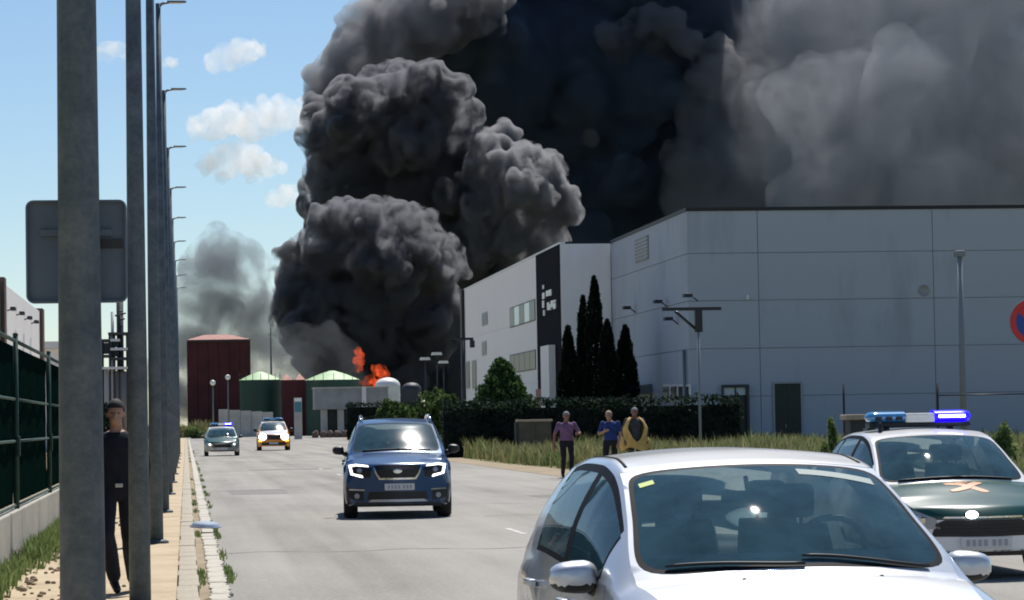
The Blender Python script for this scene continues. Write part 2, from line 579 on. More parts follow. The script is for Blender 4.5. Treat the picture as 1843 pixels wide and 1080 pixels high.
y0, z0, y1, z1 = wh_side(1145, 427, 1168, 470)
lv = MB().box((-0.08, y0, z0), (-0.002, y1, z1)).build('louvre', 'frame_grey', wh)
for k in range(7):
    zz = z0 + 0.08 + (z1 - z0 - 0.16) * k / 6
    MB().box((-0.12, y0 + 0.1, zz - 0.03), (-0.082, y1 - 0.1, zz + 0.03)).build('slat', 'metal_grey', lv)
for a_, b_ in ((1197, 1208), (1211, 1222), (1225, 1233), (1236, 1244)):
    y0, z0, y1, z1 = wh_side(a_, 692, b_, 722)
    w_ = MB().box((-0.1, y0, z0), (-0.002, y1, z1)).build('window', 'frame_white', wh)
    MB().box((-0.14, y0 + 0.12, z0 + 0.1), (-0.102, y1 - 0.12, z1 - 0.1)).build('pane', 'window_dark', w_)
# floodlights on arms along the side wall
for k, (fx, fy) in enumerate(((1130, 555), (1186, 544), (1240, 533), (1205, 575))):
    p = hit_x(fx, fy, AX - 0.45)
    q = loc(p)
    fl = MB().tube([(-0.002, q[1], q[2] - 0.25), (q[0] + 0.1, q[1], q[2] + 0.03)], 0.035, n=6).build('floodlight', 'dark_steel', wh)
    MB().bbox((q[0] - 0.28, q[1] - 0.32, q[2] - 0.05), (q[0] + 0.14, q[1] + 0.32, q[2] + 0.12), 0.03).build('lamp_head', 'dark_steel', fl)
v = hit_x(1231, 630, AX - 0.15)
v2 = hit_x(1231, 692, AX - 0.15)
MB().tube([(-0.15, v.y - AY, 0), (-0.15, v.y - AY, v.z)], 0.09, n=8).build('downpipe', 'metal_grey', wh)
# carport against the side wall
cp = empty('carport', (AX - 3, AY + 14, 0))
tag(cp, 'small sloping carport roof beside the cypresses', 'carport')
pa, pb = at(1115, 700, 150) - cp.location, at(1196, 690, 150) - cp.location
MB().prism([(pa.x, pa.z - 0.1), (pb.x, pb.z - 0.55), (pb.x, pb.z + 0.05), (pa.x, pa.z)], -2.5, 2.5).build('roof', 'metal_grey', cp)
for px_ in (pa.x + 0.2, pb.x - 0.2):
    for yy in (-2.2, 2.2):
        MB().tube([(px_, yy, 0), (px_, yy, pa.z - 0.1)], 0.06, n=8).build('post', 'metal_grey', cp)

# --- white office block
BX, BY, BE = 22.0, 165.0, 224.0
of = empty('office_building', (BX, BY, 0))
tag(of, 'white panelled office block with a tall black band', 'building')
MB().box((0.12, 0.12, 0), (30, BE - BY - 0.12, ATOP - 0.08)).build('core', 'joint_dark', of)
YD = hit_x(968, 600, BX).y - BY                      # end of the black band
MB().bbox((0.0, 0.0, 0.01), (2.98, 0.118, ATOP), 0.01).build('panel', 'white_panel', of)
for j in range(3):
    zz = [0.0, 4.0, 8.0, ATOP]
    MB().bbox((-0.06, 0.12, zz[j] + 0.008), (0.118, YD - 0.01, zz[j + 1] - 0.008), 0.01).build('panel', 'black_panel', of)
nP = 6
for i in range(nP):
    for j in range(3):
        zz = [0.0, 4.0, 8.0, ATOP]
        a0 = YD + (BE - BY - 1.2 - YD) * i / nP
        a1 = YD + (BE - BY - 1.2 - YD) * (i + 1) / nP
        MB().bbox((0.0, a0 + 0.004, zz[j] + 0.004), (0.118, a1 - 0.004, zz[j + 1] - 0.004), 0.008).build('panel', 'white_panel', of)
MB().bbox((-0.25, BE - BY - 1.19, 0), (0.2, BE - BY, ATOP + 0.1), 0.02).build('end_pillar', 'coping_black', of)
MB().box((-0.04, 0.0, ATOP + 0.004), (0.3, BE - BY - 1.2, ATOP + 0.12)).build('roof_coping', 'tank_white', of)
MB().box((0.302, 0.0, ATOP + 0.004), (3.0, 0.3, ATOP + 0.12)).build('roof_coping', 'coping_black', of)


def of_side(x0, y0, x1, y1):
    a, b = hit_x(x1, (y0 + y1) / 2, BX), hit_x(x0, (y0 + y1) / 2, BX)
    t, bt = hit_x((x0 + x1) / 2, y0, BX), hit_x((x0 + x1) / 2, y1, BX)
    return a.y - BY, bt.z, b.y - BY, t.z


for bx in ((918, 546, 964, 584), (918, 634, 965, 669)):
    y0, z0, y1, z1 = of_side(*bx)
    w_ = MB().box((-0.03, y0, z0), (-0.002, y1, z1)).build('window', 'frame_dark', of)
    for k in range(5):
        a0, a1 = y0 + (y1 - y0) * k / 5, y0 + (y1 - y0) * (k + 1) / 5
        MB().box((-0.05, a0 + 0.07, z0 + 0.08), (-0.032, a1 - 0.07, z1 - 0.08)).build('pane', 'window_pale' if k in (1, 3) and bx[1] < 600 else 'window_dark', w_)
for bx in ((868, 562, 878, 586), (840, 650, 846, 700), (850, 648, 858, 700), (868, 614, 876, 640)):
    y0, z0, y1, z1 = of_side(*bx)
    w_ = MB().box((-0.03, y0, z0), (-0.002, y1, z1)).build('window', 'frame_grey', of)
    MB().box((-0.05, y0 + 0.15, z0 + 0.1), (-0.032, y1 - 0.15, z1 - 0.1)).build('pane', 'window_dark' if bx[1] > 600 else 'metal_grey', w_)
# white logo on the black band: broken upright line and two small blocks of letters
y0, z0, y1, z1 = of_side(977, 513, 983, 569)
lg = empty('wall_logo', (0, 0, 0))
lg.parent = of
def logo(a, b, c, d, nm='mark'):
    q = of_side(a, b, c, d)
    MB().box((-0.12, q[0], q[1]), (-0.064, q[2], q[3])).build(nm, 'sign_white', lg)
for s_ in ((979.5, 513, 981.5, 520), (979, 527, 983, 538), (979, 541, 982, 554), (981, 558, 983, 568)):
    logo(*s_)
logo(986, 523, 991, 533); logo(991.5, 521, 995, 532)
for s_ in ((988, 544, 991, 558), (991.6, 547, 994, 558), (994.5, 541, 998, 553), (998.5, 540, 1003, 544), (998.5, 545.5, 1003, 556)):
    logo(*s_)
y0, z0, y1, z1 = of_side(988, 622, 1003, 722)
MB().box((-0.5, y0, 0), (-0.1, y1, z1)).build('entrance_pillar', 'white_panel', of)
y0, z0, y1, z1 = of_side(970, 700, 986, 724)
MB().box((-0.2, y0, 0), (-0.062, y1, z1)).build('entrance_door', 'roof_tile', of)

# --- dark red building at the end of the road
D = 400.0
p0, p1 = at(336, 612, D), at(450, 612, D)
rb = empty('red_building', ((p0.x + p1.x) / 2, D, 0))
tag(rb, 'dark red block with shallow pink tiled roof at the road end', 'building')
hw = (p1.x - p0.x) / 2
zt = (p0.z + p1.z) / 2
for k in range(6):
    a0, a1 = -hw + 2 * hw * k / 6, -hw + 2 * hw * (k + 1) / 6
    MB().bbox((a0 + 0.02, 0, 0), (a1 - 0.02, 0.2, zt), 0.03).build('panel', 'brick_red', rb)
MB().box((-hw, 0.2, 0), (hw, 12, zt)).build('wall', 'brick_red', rb)
MB().add([(-hw, -0.4, zt), (hw, -0.4, zt), (hw, 12, zt), (-hw, 12, zt), (-hw * .45, 5, zt + 0.85), (hw * .35, 5, zt + 0.85)],
         [(0, 1, 5, 4), (1, 2, 5), (2, 3, 4, 5), (3, 0, 4), (3, 2, 1, 0)]).build('roof', 'roof_tile', rb)
MB().box((-hw, -0.35, zt - 0.3), (hw, -0.02, zt - 0.002)).build('eaves', 'frame_dark', rb)
p0, p1 = at(393, 737, 372), at(492, 743, 372)
bw = empty('boundary_wall', (p0.x, p0.y, 0))
tag(bw, 'low grey concrete wall in front of dark red building', 'wall')
n = 5
for k in range(n):
    w_ = (p1.x - p0.x) / n
    MB().bbox((w_ * k + 0.02, -0.1, 0), (w_ * (k + 1) - 0.02, 0.1, p0.z - (p0.z - p1.z) * k / n), 0.02).build('panel', 'concrete_pale', bw)

# --- storage tanks
def tank(x0, x1, ytop, yrim, depth, body, roof, label, dome=False):
    c0, c1 = at(x0, yrim, depth), at(x1, yrim, depth)
    r = (c1 - c0).length / 2
    t = empty('storage_tank', ((c0.x + c1.x) / 2, c0.y + r, 0))
    tag(t, label, 'tank')
    zr = c0.z
    zt_ = at((x0 + x1) / 2, ytop, depth).z
    b = MB().lathe([(r, 0), (r, zr)], n=40).build('shell', body, t)
    for k in range(3):
        z = zr * (0.3 + 0.25 * k)
        MB().lathe([(r, z - 0.06), (r + 0.06, z - 0.06), (r + 0.06, z + 0.06), (r, z + 0.06)], n=40, smooth=False).build('hoop', body, b)
    if dome:
        MB().lathe([(r + 0.02, zr)] + [(r * math.cos(a), zr + (zt_ - zr) * math.sin(a)) for a in np.linspace(0.1, 1.5, 8)] + [(0, zt_)], n=40).build('roof', roof, t)
    else:
        rf = MB().lathe([(r + 0.1, zr), (r * 0.5, zr + (zt_ - zr) * 0.62), (0.3, zt_), (0, zt_)], n=40).build('roof', roof, t)
        for k in range(9):
            a = math.pi + math.pi * k / 8
            MB().tube([(r * math.cos(a), r * math.sin(a), zr), (r * math.cos(a), r * math.sin(a), zr + 0.9)], 0.04, n=5).build('railing_post', 'dark_steel', rf)
    return t


tank(432, 507, 668, 684, 385, 'tank_green', 'tank_roof', 'green tank beside red building, its pale roof partly hidden')
tank(552, 650, 666, 684, 375, 'tank_green', 'tank_roof', 'wide dark green tank with pale green cone roof behind grey canopy')
tank(677, 722, 679, 694, 350, 'tank_white', 'tank_white', 'white domed tank next to the flames', dome=True)
tank(724, 760, 688, 700, 372, 'dark_steel', 'dark_steel', 'dark tank right of the white domed tank', dome=True)
p0, p1 = at(508, 684, 380), at(551, 684, 380)
pl = empty('pump_house', (p0.x, p0.y, 0))
tag(pl, 'narrow dark red pump house between the two green tanks', 'building')
MB().box((0, 0, 0), (p1.x - p0.x, 6, p0.z)).build('wall', 'brick_red', pl)
w_ = p1.x - p0.x
for a0 in (0.0, 0.55):
    MB().add([(w_ * a0, -0.2, p0.z), (w_ * (a0 + 0.42), -0.2, p0.z), (w_ * (a0 + 0.42), 6, p0.z), (w_ * a0, 6, p0.z), (w_ * (a0 + 0.21), 3, p0.z + 0.9)],
             [(0, 1, 4), (1, 2, 4), (2, 3, 4), (3, 0, 4)]).build('roof', 'roof_tile', pl)

# --- grey canopy on two columns
D = 330
p0, p1 = at(566, 700, D), at(700, 735, D)
cn = empty('entrance_canopy', (p0.x, p0.y, 0))
tag(cn, 'long grey concrete canopy on two columns by the tanks', 'canopy')
w_ = p1.x - p0.x
for k in range(2):
    MB().bbox(([0, w_ * .67][k], 0, p1.z), ([w_ * .665, w_][k], 5, p0.z), 0.05).build('fascia_panel', 'concrete_grey', cn)
MB().box((w_ * .64, -0.25, p1.z), (w_ * .70, -0.01, p0.z + 0.15)).build('downpipe', 'tank_white', cn)
MB().box((-0.1, -0.06, p0.z + 0.004), (w_ + 0.1, 5.05, p0.z + 0.18)).build('roof_edge', 'concrete_pale', cn)
for a in (584, 614):
    q = at(a, 760, D)
    MB().bbox((q.x - p0.x - 0.38, 0.5, 0), (q.x - p0.x + 0.38, 1.3, p1.z - 0.004), 0.04).build('column', 'concrete_pale', cn)
MB().box((1.2, 1.5, 0), (w_ - 0.5, 4.5, p1.z - 0.01)).build('back_wall', 'door_green', cn)
# stones along the foot of the canopy
mat('kerb_boulder', (0.13, 0.085, 0.065), rough=0.95, var=0.3, scale=3)
BL = ['round brown boulder at the far left end of the boulder row', 'brown boulder second from the left below the grey canopy', 'brown boulder just left of the first canopy column', 'brown boulder midway between the two canopy columns', 'brown boulder in front of the second canopy column', 'brown boulder second from the right in the boulder row', 'last brown boulder on the right, beside the blue car roof']
for k in range(7):
    q = on_ground(568 + k * 13, 783, 0.0)
    bm = bmesh.new()
    bmesh.ops.create_icosphere(bm, subdivisions=2, radius=1)
    for v_ in bm.verts:
        v_.co *= 1 + 0.25 * mnoise.noise(v_.co * 1.6 + Vector((k * 3, 0, 0)))
    me = bpy.data.meshes.new('kerb_boulder')
    bm.to_mesh(me); bm.free()
    me.materials.append(MATS['kerb_boulder'])
    q = at(568 + k * 13, 783, 318)
    o = link('kerb_boulder', me, None, (q.x, q.y, 0.3))
    o.scale = (0.42, 0.5, 0.55)
    tag(o, BL[k], 'boulder', 'boulders below the grey canopy')

# --- industrial plant seen between the lamp posts
D = 210
p0 = at(205, 700, D)
pt = empty('process_tower', (p0.x, p0.y, 0))
tag(pt, 'steel process tower with platforms and pipes seen between lamp posts', 'tower')
m_ = D / FPX
def lx(px_): return at(px_, 700, D).x - p0.x
def lz(py_): return at(205, py_, D).z
MB().tube([(lx(217), 0.6, 0), (lx(217), 0.6, lz(542))], 0.26, n=12).build('column', 'dark_steel', pt)
for k, (a, b, y) in enumerate(((174, 199, 612), (200, 217, 612), (174, 199, 640), (200, 232, 628), (200, 232, 645), (172, 234, 662), (196, 234, 600))):
    MB().box((lx(a), -0.8, lz(y) - 0.12), (lx(b), 2.0, lz(y) + 0.06)).build('platform', ('dark_steel', 'pale_steel')[k % 2], pt)
for a in (174, 186, 199, 207, 230):
    MB().tube([(lx(a), -0.7, 0), (lx(a), -0.7, lz(600 if a > 195 else 614))], 0.09, n=6).build('strut', 'dark_steel', pt)
for k, (a, b, y0_, y1_) in enumerate(((176, 197, 617, 636), (202, 214, 616, 624), (202, 214, 632, 641))):
    MB().box((lx(a), -0.4, lz(y1_)), (lx(b), 1.6, lz(y0_))).build('cladding', 'dark_steel', pt)
for k, (a, r_, y) in enumerate(((190, 0.30, 668), (222, 0.32, 672), (181, 0.22, 664), (211, 0.2, 670))):
    MB().tube([(lx(a), 0.2, 0), (lx(a), 0.2, lz(y)), (lx(a), 0.2, lz(y) + r_ * .6)], [r_, r_, r_ * .4], n=12).build('vessel', ('pale_steel', 'metal_grey')[k % 2], pt)
for k in range(8):
    MB().tube([(lx(214), -0.1, lz(560 + k * 14)), (lx(222), -0.1, lz(560 + k * 14))], 0.06, n=5).build('rung', 'dark_steel', pt)
for a, y in ((208, 570), (226, 576), (228, 566)):
    MB().tube([(lx(217), 0.4, lz(y)), (lx(a), 0.4, lz(y - 3))], 0.07, n=5).build('antenna', 'dark_steel', pt)
MB().tube([(lx(203), 0.9, 0), (lx(203), 0.9, lz(560))], 0.12, n=8).build('pipe', 'pale_steel', pt)
# white works building behind the green fence
wb_ = empty('works_building', (-7.0, 92, 0))
tag(wb_, 'white works hall with brown end posts behind the green fence', 'building')
yA, yB = hit_x(4, 560, -7).y, hit_x(73, 590, -7).y
zr = hit_x(40, 536, -7).z
MB().box((-16, -4, 0), (-0.13, yB - 92, zr - 0.1)).build('core', 'white_panel', wb_)
nn = 5
for k in range(nn):
    a0, a1 = yA - 92 + (yB - yA) * k / nn, yA - 92 + (yB - yA) * (k + 1) / nn
    MB().bbox((-0.12, a0 + 0.006, 0), (0.0, a1 - 0.006, zr), 0.01).build('panel', 'white_panel', wb_)
for yy in (yA, yB):
    MB().bbox((-0.3, yy - 92 - 0.9, 0), (0.15, yy - 92 + (0.9 if yy == yB else 0.3), zr + 0.15), 0.03).build('end_post', 'brown_frame', wb_)
MB().bbox((-0.12, yA - 96, 0), (0.0, yA - 92 - 0.95, zr - 0.4), 0.01).build('panel', 'tank_green', wb_)
for fx, fy in ((22, 559), (38, 567), (52, 575), (64, 582)):
    v = hit_x(fx, fy, -6.8)
    l_ = MB().tube([(0, v.y - 92, v.z), (0.2, v.y - 92, v.z + 0.05)], 0.03, n=6).build('wall_light', 'dark_steel', wb_)
    MB().bbox((0.14, v.y - 92 - 0.45, v.z), (0.34, v.y - 92 + 0.45, v.z + 0.14), 0.03).build('lamp_head', 'dark_steel', l_)
q0, q1 = at(80, 615, 190), at(101, 640, 190)
lw = empty('low_shed', (q0.x, q0.y, 0))
tag(lw, 'small cream shed beyond the white works hall', 'shed')
MB().box((-1.5, 0, 0), (q1.x - q0.x + 1.5, 6, q0.z - 0.5)).build('wall', 'white_panel', lw)
MB().box((-1.8, -0.4, q0.z - 0.49), (q1.x - q0.x + 1.8, 6.4, q0.z)).build('roof', 'tank_white', lw)
# ================================================================ fence, lamp posts, signs
surface_mat('galvanised', [(0.32, (0.055, 0.078, 0.10)), (0.5, (0.095, 0.122, 0.15)), (0.68, (0.15, 0.175, 0.20))], 7, 40, 0.35, rough=0.6, bump=0.12, bscale=40)  # blue light of the shaded side is put into the metal tone
MATS['galvanised'].node_tree.nodes['Principled BSDF'].inputs['Metallic'].default_value = 0.25
mat('lamp_arm', (0.16, 0.17, 0.18), rough=0.45, metal=0.4)
mat('sign_back', (0.12, 0.15, 0.185), rough=0.55, metal=0.3, var=0.1, scale=6)
mat('screen_green', (0.003, 0.011, 0.009), rough=0.9, var=0.3, scale=8, spec=0.0)
mat('rail_green', (0.025, 0.06, 0.05), rough=0.6, spec=0.2, var=0.2, scale=8)
mat('sign_red', (0.55, 0.02, 0.02), rough=0.4)
mat('sign_blue', (0.01, 0.05, 0.28), rough=0.4)
mat('lid_blue', (0.22, 0.29, 0.39), rough=0.7, var=0.1, scale=8)

PX = -0.40
ORD = ['first', 'second', 'third', 'fourth', 'fifth', 'sixth', 'seventh', 'eighth', 'ninth', 'tenth', 'eleventh', 'twelfth']


def lamp_post(y, k):
    t = empty('lamp_post', (PX, y, 0.1))
    lab = ['nearest and thickest grey lamp post, carrying the back of a sign',
           'second grey lamp post, hiding half of the walking man',
           'third grey lamp post, just behind the walking man',
           'fourth grey lamp post, first whose lamp arm is in view'] + [f'{ORD[i]} grey lamp post from the viewer in the kerbside row' for i in range(4, 12)]
    tag(t, lab[k], 'lamp post', 'lamp posts along the kerb')
    H_ = 9.0
    n = 20 if k < 4 else 12
    mb = MB()
    r0, r1 = (0.092, 0.045)
    mb.tube([(0, 0, 0), (0, 0, H_ * .5), (0, 0, H_)], [r0, (r0 + r1) / 2, r1], n=n)
    mb.build('shaft', 'galvanised', t)
    MB().lathe([(0, 0), (0.16, 0), (0.16, 0.03), (0.11, 0.05), (0.10, 0.05)], n=n).build('base_plate', 'galvanised', t)
    a = MB().tube([(0, 0, H_ - 0.06), (0.08, 0, H_ - 0.0), (0.2, 0, H_ + 0.02)], [0.03, 0.025, 0.02], n=8).build('arm', 'lamp_arm', t)
    MB().prism([(0.16, -0.07), (0.46, -0.055), (0.50, 0.0), (0.46, 0.055), (0.16, 0.07)], H_ + 0.012, H_ + 0.045, axis='z').build('lamp_head', 'lamp_arm', a)
    MB().box((0.2, -0.045, H_ - 0.002), (0.42, 0.045, H_ + 0.010)).build('lens', 'lamp_glass', a)
    return t


for k in range(12):
    y = 11.0 + 13.1 * k
    lamp_post(y, k)
# sign fixed to the far side of the nearest post, seen from behind
a, b = at(50, 367, 11.2), at(231, 547, 11.2)
w_, h_ = (b - a).length / math.sqrt(2), a.z - b.z
cx, cz = (a.x + b.x) / 2, (a.z + b.z) / 2
sg = empty('traffic_sign', (cx, 11.16, cz))
tag(sg, 'square grey back of a sign fixed to the nearest lamp post', 'sign')
hw = (b.x - a.x) / 2
hh = h_ / 2
def rrect(hw, hh, r, n=5):
    pts = []
    for sx, sy, a0 in ((1, 1, 0), (-1, 1, 90), (-1, -1, 180), (1, -1, 270)):
        for i in range(n + 1):
            t_ = rad(a0 + 90 * i / n)
            pts.append((sx * (hw - r) + r * math.cos(t_), sy * (hh - r) + r * math.sin(t_)))
    return pts
MB().prism(rrect(hw, hh, 0.03), 0, 0.012).build('plate', 'sign_back', sg)
mb = MB()
oo, ii = rrect(hw, hh, 0.03), rrect(hw - 0.008, hh - 0.008, 0.022)
nn = len(oo)
mb.add([(x, -0.022, z) for x, z in oo] + [(x, -0.022, z) for x, z in ii] + [(x, -0.002, z) for x, z in oo] + [(x, -0.002, z) for x, z in ii],
       [(i, (i + 1) % nn, nn + (i + 1) % nn, nn + i) for i in range(nn)] + [(i, 2 * nn + i, 2 * nn + (i + 1) % nn, (i + 1) % nn) for i in range(nn)] + [(nn + i, nn + (i + 1) % nn, 3 * nn + (i + 1) % nn, 3 * nn + i) for i in range(nn)])
mb.build('rim', 'sign_back', sg, fix=True)
c0 = at(178, 434, 11.16); c1 = at(221, 449, 11.16)
MB().box((c0.x - cx, -0.016, c1.z - cz), (c1.x - cx, -0.001, c0.z - cz)).build('slot', 'frame_dark', sg)
MB().box((-0.14, -0.018, 0.06), (0.14, -0.0225 + 0.02, 0.085)).build('bracket', 'sign_back', sg)

# green screened fence on a concrete footing
FX = -1.95
fw = empty('perimeter_wall', (FX, 0, 0.1))
tag(fw, 'low weathered concrete footing wall under the green fence', 'wall')
ph = hit_x(38, 800, FX).y
ys = [ph - 8.0, ph - 4.0, ph, ph + 4.0, ph + 8.0, ph + 12.0]
ys = [ph + 8.2 * k for k in range(-2, 3)]
for k in range(len(ys) - 1):
    MB().bbox((-0.2, ys[k] + 0.025, -0.1), (0.0, ys[k + 1] - 0.025, 0.57), 0.012).build('block', 'wall_concrete', fw)
MB().box((-0.16, ys[0], -0.1), (-0.05, ys[-1], 0.5)).build('core', 'joint_dark', fw)
gf = empty('green_fence', (FX - 0.1, 0, 0.67))
tag(gf, 'tall dark green screened fence standing on concrete footing', 'fence')
FH = 2.0
z_r = [0.04, FH * 0.40, FH * 0.65, FH]
pan = []
for k in range(len(ys) - 1):
    L = ys[k + 1] - ys[k]
    P = [[(0.012 * math.sin(25 * u + 3 * k) * math.sin(math.pi * w) + random.uniform(-0.004, 0.004), ys[k] + L * u, 0.06 + (FH - 0.12) * w) for w in np.linspace(0, 1, 12)] for u in np.linspace(0, 1, 40)]
    MB().grid(P).build('screen', 'screen_green', gf)
    for z in z_r:
        MB().tube([(0.03, ys[k] + 0.05, z), (0.03, ys[k + 1] - 0.05, z)], 0.018 if z < FH else 0.025, n=8).build('rail', 'rail_green', gf)
for y in ys:
    p_ = MB().tube([(0.045, y, -0.02), (0.045, y, FH + 0.06)], 0.03, n=10).build('post', 'rail_green', gf)
    MB().ball((0.045, y, FH + 0.07), (0.035, 0.035, 0.025), n=8, k=6).build('cap', 'rail_green', p_)
    MB().bbox((0.05, y - 0.05, 0.62), (0.09, y + 0.05, 0.86), 0.008).build('clamp', 'rail_green', p_)

# no-parking sign at the picture's edge, over the verge
c = at(1858, 579, 37)
ns = empty('parking_sign', (c.x, c.y, 0))
tag(ns, 'round red and blue no-parking sign at the picture edge', 'sign')
r_ = 0.30
MB().tube([(0, 0.05, 0), (0, 0.05, c.z + r_)], 0.03, n=10).build('post', 'galvanised', ns)
MB().lathe([(0, 0.0), (r_, 0.0), (r_, 0.02), (0, 0.02)], n=48, c=(0, 0, c.z), axis='y', smooth=False).build('disc', 'sign_back', ns)
MB().lathe([(r_ * 0.74, -0.004), (r_ * 0.985, -0.004), (r_ * 0.985, -0.001)], n=48, c=(0, 0, c.z), axis='y', smooth=False).build('red_ring', 'sign_red', ns, fix=True)
MB().lathe([(0, -0.003), (r_ * 0.74, -0.003), (r_ * 0.74, -0.001)], n=48, c=(0, 0, c.z), axis='y', smooth=False).build('blue_field', 'sign_blue', ns, fix=True)
d_ = r_ * 0.74 * 0.7071
MB().prism([(-d_ - .03, c.z + d_ - .03), (-d_ + .03, c.z + d_ + .03), (d_ + .03, c.z - d_ + .03), (d_ - .03, c.z - d_ - .03)], -0.012, -0.005).build('red_bar', 'sign_red', ns)

# flat round lid lying on the kerb
c = on_ground(368, 950, 0.12)
ld = empty('round_lid', (0.27, c.y + 0.5, 0.125))
ld.rotation_euler = (rad(4), rad(3), 0)
tag(ld, 'pale blue round lid lying on the kerb', 'lid')
MB().lathe([(0, 0.062), (0.14, 0.060), (0.19, 0.048), (0.215, 0.012), (0.222, 0.0), (0.205, -0.006), (0, -0.006)], n=36).build('dish', 'lid_blue', ld, fix=True)
MB().lathe([(0.205, 0.012), (0.236, 0.008), (0.240, -0.004), (0.222, -0.010)], n=36).build('rim', 'lid_blue', ld, fix=True)

# street furniture in the distance
def pole_lamp(px_, ytop, ybase_d, label, style, name='street_lamp', group=None):
    d = ybase_d
    c = at(px_, ytop, d)
    t = empty(name, (c.x, c.y, 0))
    tag(t, label, 'street lamp', group)
    if style == 'globe':
        MB().tube([(0, 0, 0), (0, 0, c.z - 0.2)], [0.09, 0.06], n=8).build('pole', 'metal_grey', t)
        MB().ball((0, 0, c.z), 0.32, n=14, k=10).build('globe', 'lamp_glass', t)
    elif style == 'flat':
        MB().tube([(0, 0, 0), (0, 0, c.z - 0.1)], [0.11, 0.07], n=8).build('pole', 'dark_steel', t)
        MB().prism([(-0.55, c.z - 0.12), (0.55, c.z - 0.12), (0.45, c.z + 0.16), (-0.45, c.z + 0.16)], -0.35, 0.35).build('lamp_head', 'lamp_glass', t)
    return t


pole_lamp(383, 689, 330, 'globe street lamp standing before the dark red wall', 'globe')
pole_lamp(410, 679, 345, 'globe street lamp highest on the dark red wall', 'globe')
pole_lamp(765, 646, 300, 'flat white street lamp, leftmost of three against black smoke', 'flat', group='lamps against the smoke')
pole_lamp(786, 637, 290, 'flat white street lamp, tallest of three against black smoke', 'flat', group='lamps against the smoke')
pole_lamp(798, 652, 310, 'flat white street lamp, nearest the white building of three', 'flat', group='lamps against the smoke')
c = at(487, 588, 450)
t = empty('mast', (c.x, c.y, 0))
tag(t, 'thin dark mast rising behind the first green tank', 'mast')
MB().tube([(0, 0, 0), (0, 0, c.z)], [0.26, 0.12], n=8).build('pole', 'dark_steel', t)
MB().tube([(-0.5, 0, c.z - 1.2), (0.5, 0, c.z - 1.2)], 0.05, n=6).build('crossbar', 'dark_steel', t)
# totem sign by the entrance
c = at(536, 716, 300)
t = empty('totem_sign', (c.x, c.y, 0))
tag(t, 'white and teal totem sign beside the road end', 'sign')
mat('totem_teal', (0.05, 0.20, 0.26), rough=0.4)
MB().bbox((-0.42, -0.1, 0), (0.42, 0.1, c.z), 0.03).build('slab', 'concrete_pale', t)
MB().box((-0.36, -0.13, c.z - 1.5), (0.36, -0.104, c.z - 0.45)).build('teal_panel', 'totem_teal', t)
MB().box((-0.36, -0.14, c.z - 0.38), (0.36, -0.104, c.z - 0.05)).build('white_panel', 'sign_white', t)
# lamp with side arm before the office block
c = at(833, 610, 140)
t = empty('street_lamp', (c.x, c.y, 0))
tag(t, 'dark street lamp with drooping head before the white building', 'street lamp')
MB().tube([(0, 0, 0), (0, 0, c.z)], [0.11, 0.08], n=8).build('pole', 'dark_steel', t)
MB().box((-0.45, -0.05, c.z - 0.06), (0.52, 0.05, c.z + 0.06)).build('arm', 'dark_steel', t)
MB().bbox((0.34, -0.14, c.z - 0.44), (0.58, 0.14, c.z - 0.062), 0.05).build('lamp_head', 'frame_dark', t)
mat('mast_grey', (0.22, 0.24, 0.27), rough=0.7)
# pole with crossarm and brace in front of the warehouse corner
c = at(1256, 556, 104)
t = empty('utility_pole', (c.x, c.y, 0))
tag(t, 'grey pole with dark crossarm and brace at the warehouse corner', 'pole')
s_ = 104 / FPX
MB().tube([(-0.0, 0, 0), (0, 0, c.z - 0.8)], [0.05, 0.05], n=8).build('pole', 'mast_grey', t)
MB().bbox((-0.13, -0.1, c.z - 0.85), (0.15, 0.1, c.z + 0.03), 0.02).build('head', 'frame_dark', t)
MB().box((-66 * s_, -0.06, c.z - 0.06), (42 * s_, -0.105 + 0.003, c.z + 0.06)).build('crossarm', 'frame_dark', t)
MB().tube([(-42 * s_, 0, c.z - 0.07), (-0.08, 0, c.z - 0.75)], 0.055, n=6).build('brace', 'frame_dark', t)
# mast in front of the warehouse wall
c = at(1727, 458, 134)
t = empty('camera_mast', (c.x, c.y, 0))
tag(t, 'tall plain grey mast before the warehouse front wall', 'mast')
MB().tube([(0, 0, 0), (0, 0, c.z)], [0.16, 0.12], n=12).build('shaft', 'mast_grey', t)
MB().bbox((-0.24, -0.24, c.z - 0.1), (0.24, 0.24, c.z + 0.18), 0.06).build('cap', 'mast_grey', t)
# wire fence posts before the warehouse
for k, (fx, yt) in enumerate(((1518, 690), (1687, 690), (1856, 688))):
    c = at(fx, yt, 118)
    t = empty('fence_post', (c.x, c.y, 0))
    if k < 2:
        tag(t, ['thin dark fence post between warehouse door and kiosk', 'thin dark fence post behind the police light bar'][k], 'fence post')
    else:
        tag(t, 'thin dark fence post at the picture edge near no-parking sign', 'fence post')
    MB().tube([(0, 0, 0), (0, 0, c.z)], 0.05, n=8).build('post', 'frame_dark', t)
    if k < 2:
        nx_ = at((1687, 1856)[k], 700, 118)
        for zz in (0.5, c.z - 0.5):
            if k == 1 or zz < 1:
                MB().tube([(0, 0, zz), (nx_.x - c.x, nx_.y - c.y, zz)], 0.03 if zz > 1 else 0.012, n=6).build('wire', 'frame_dark', t)
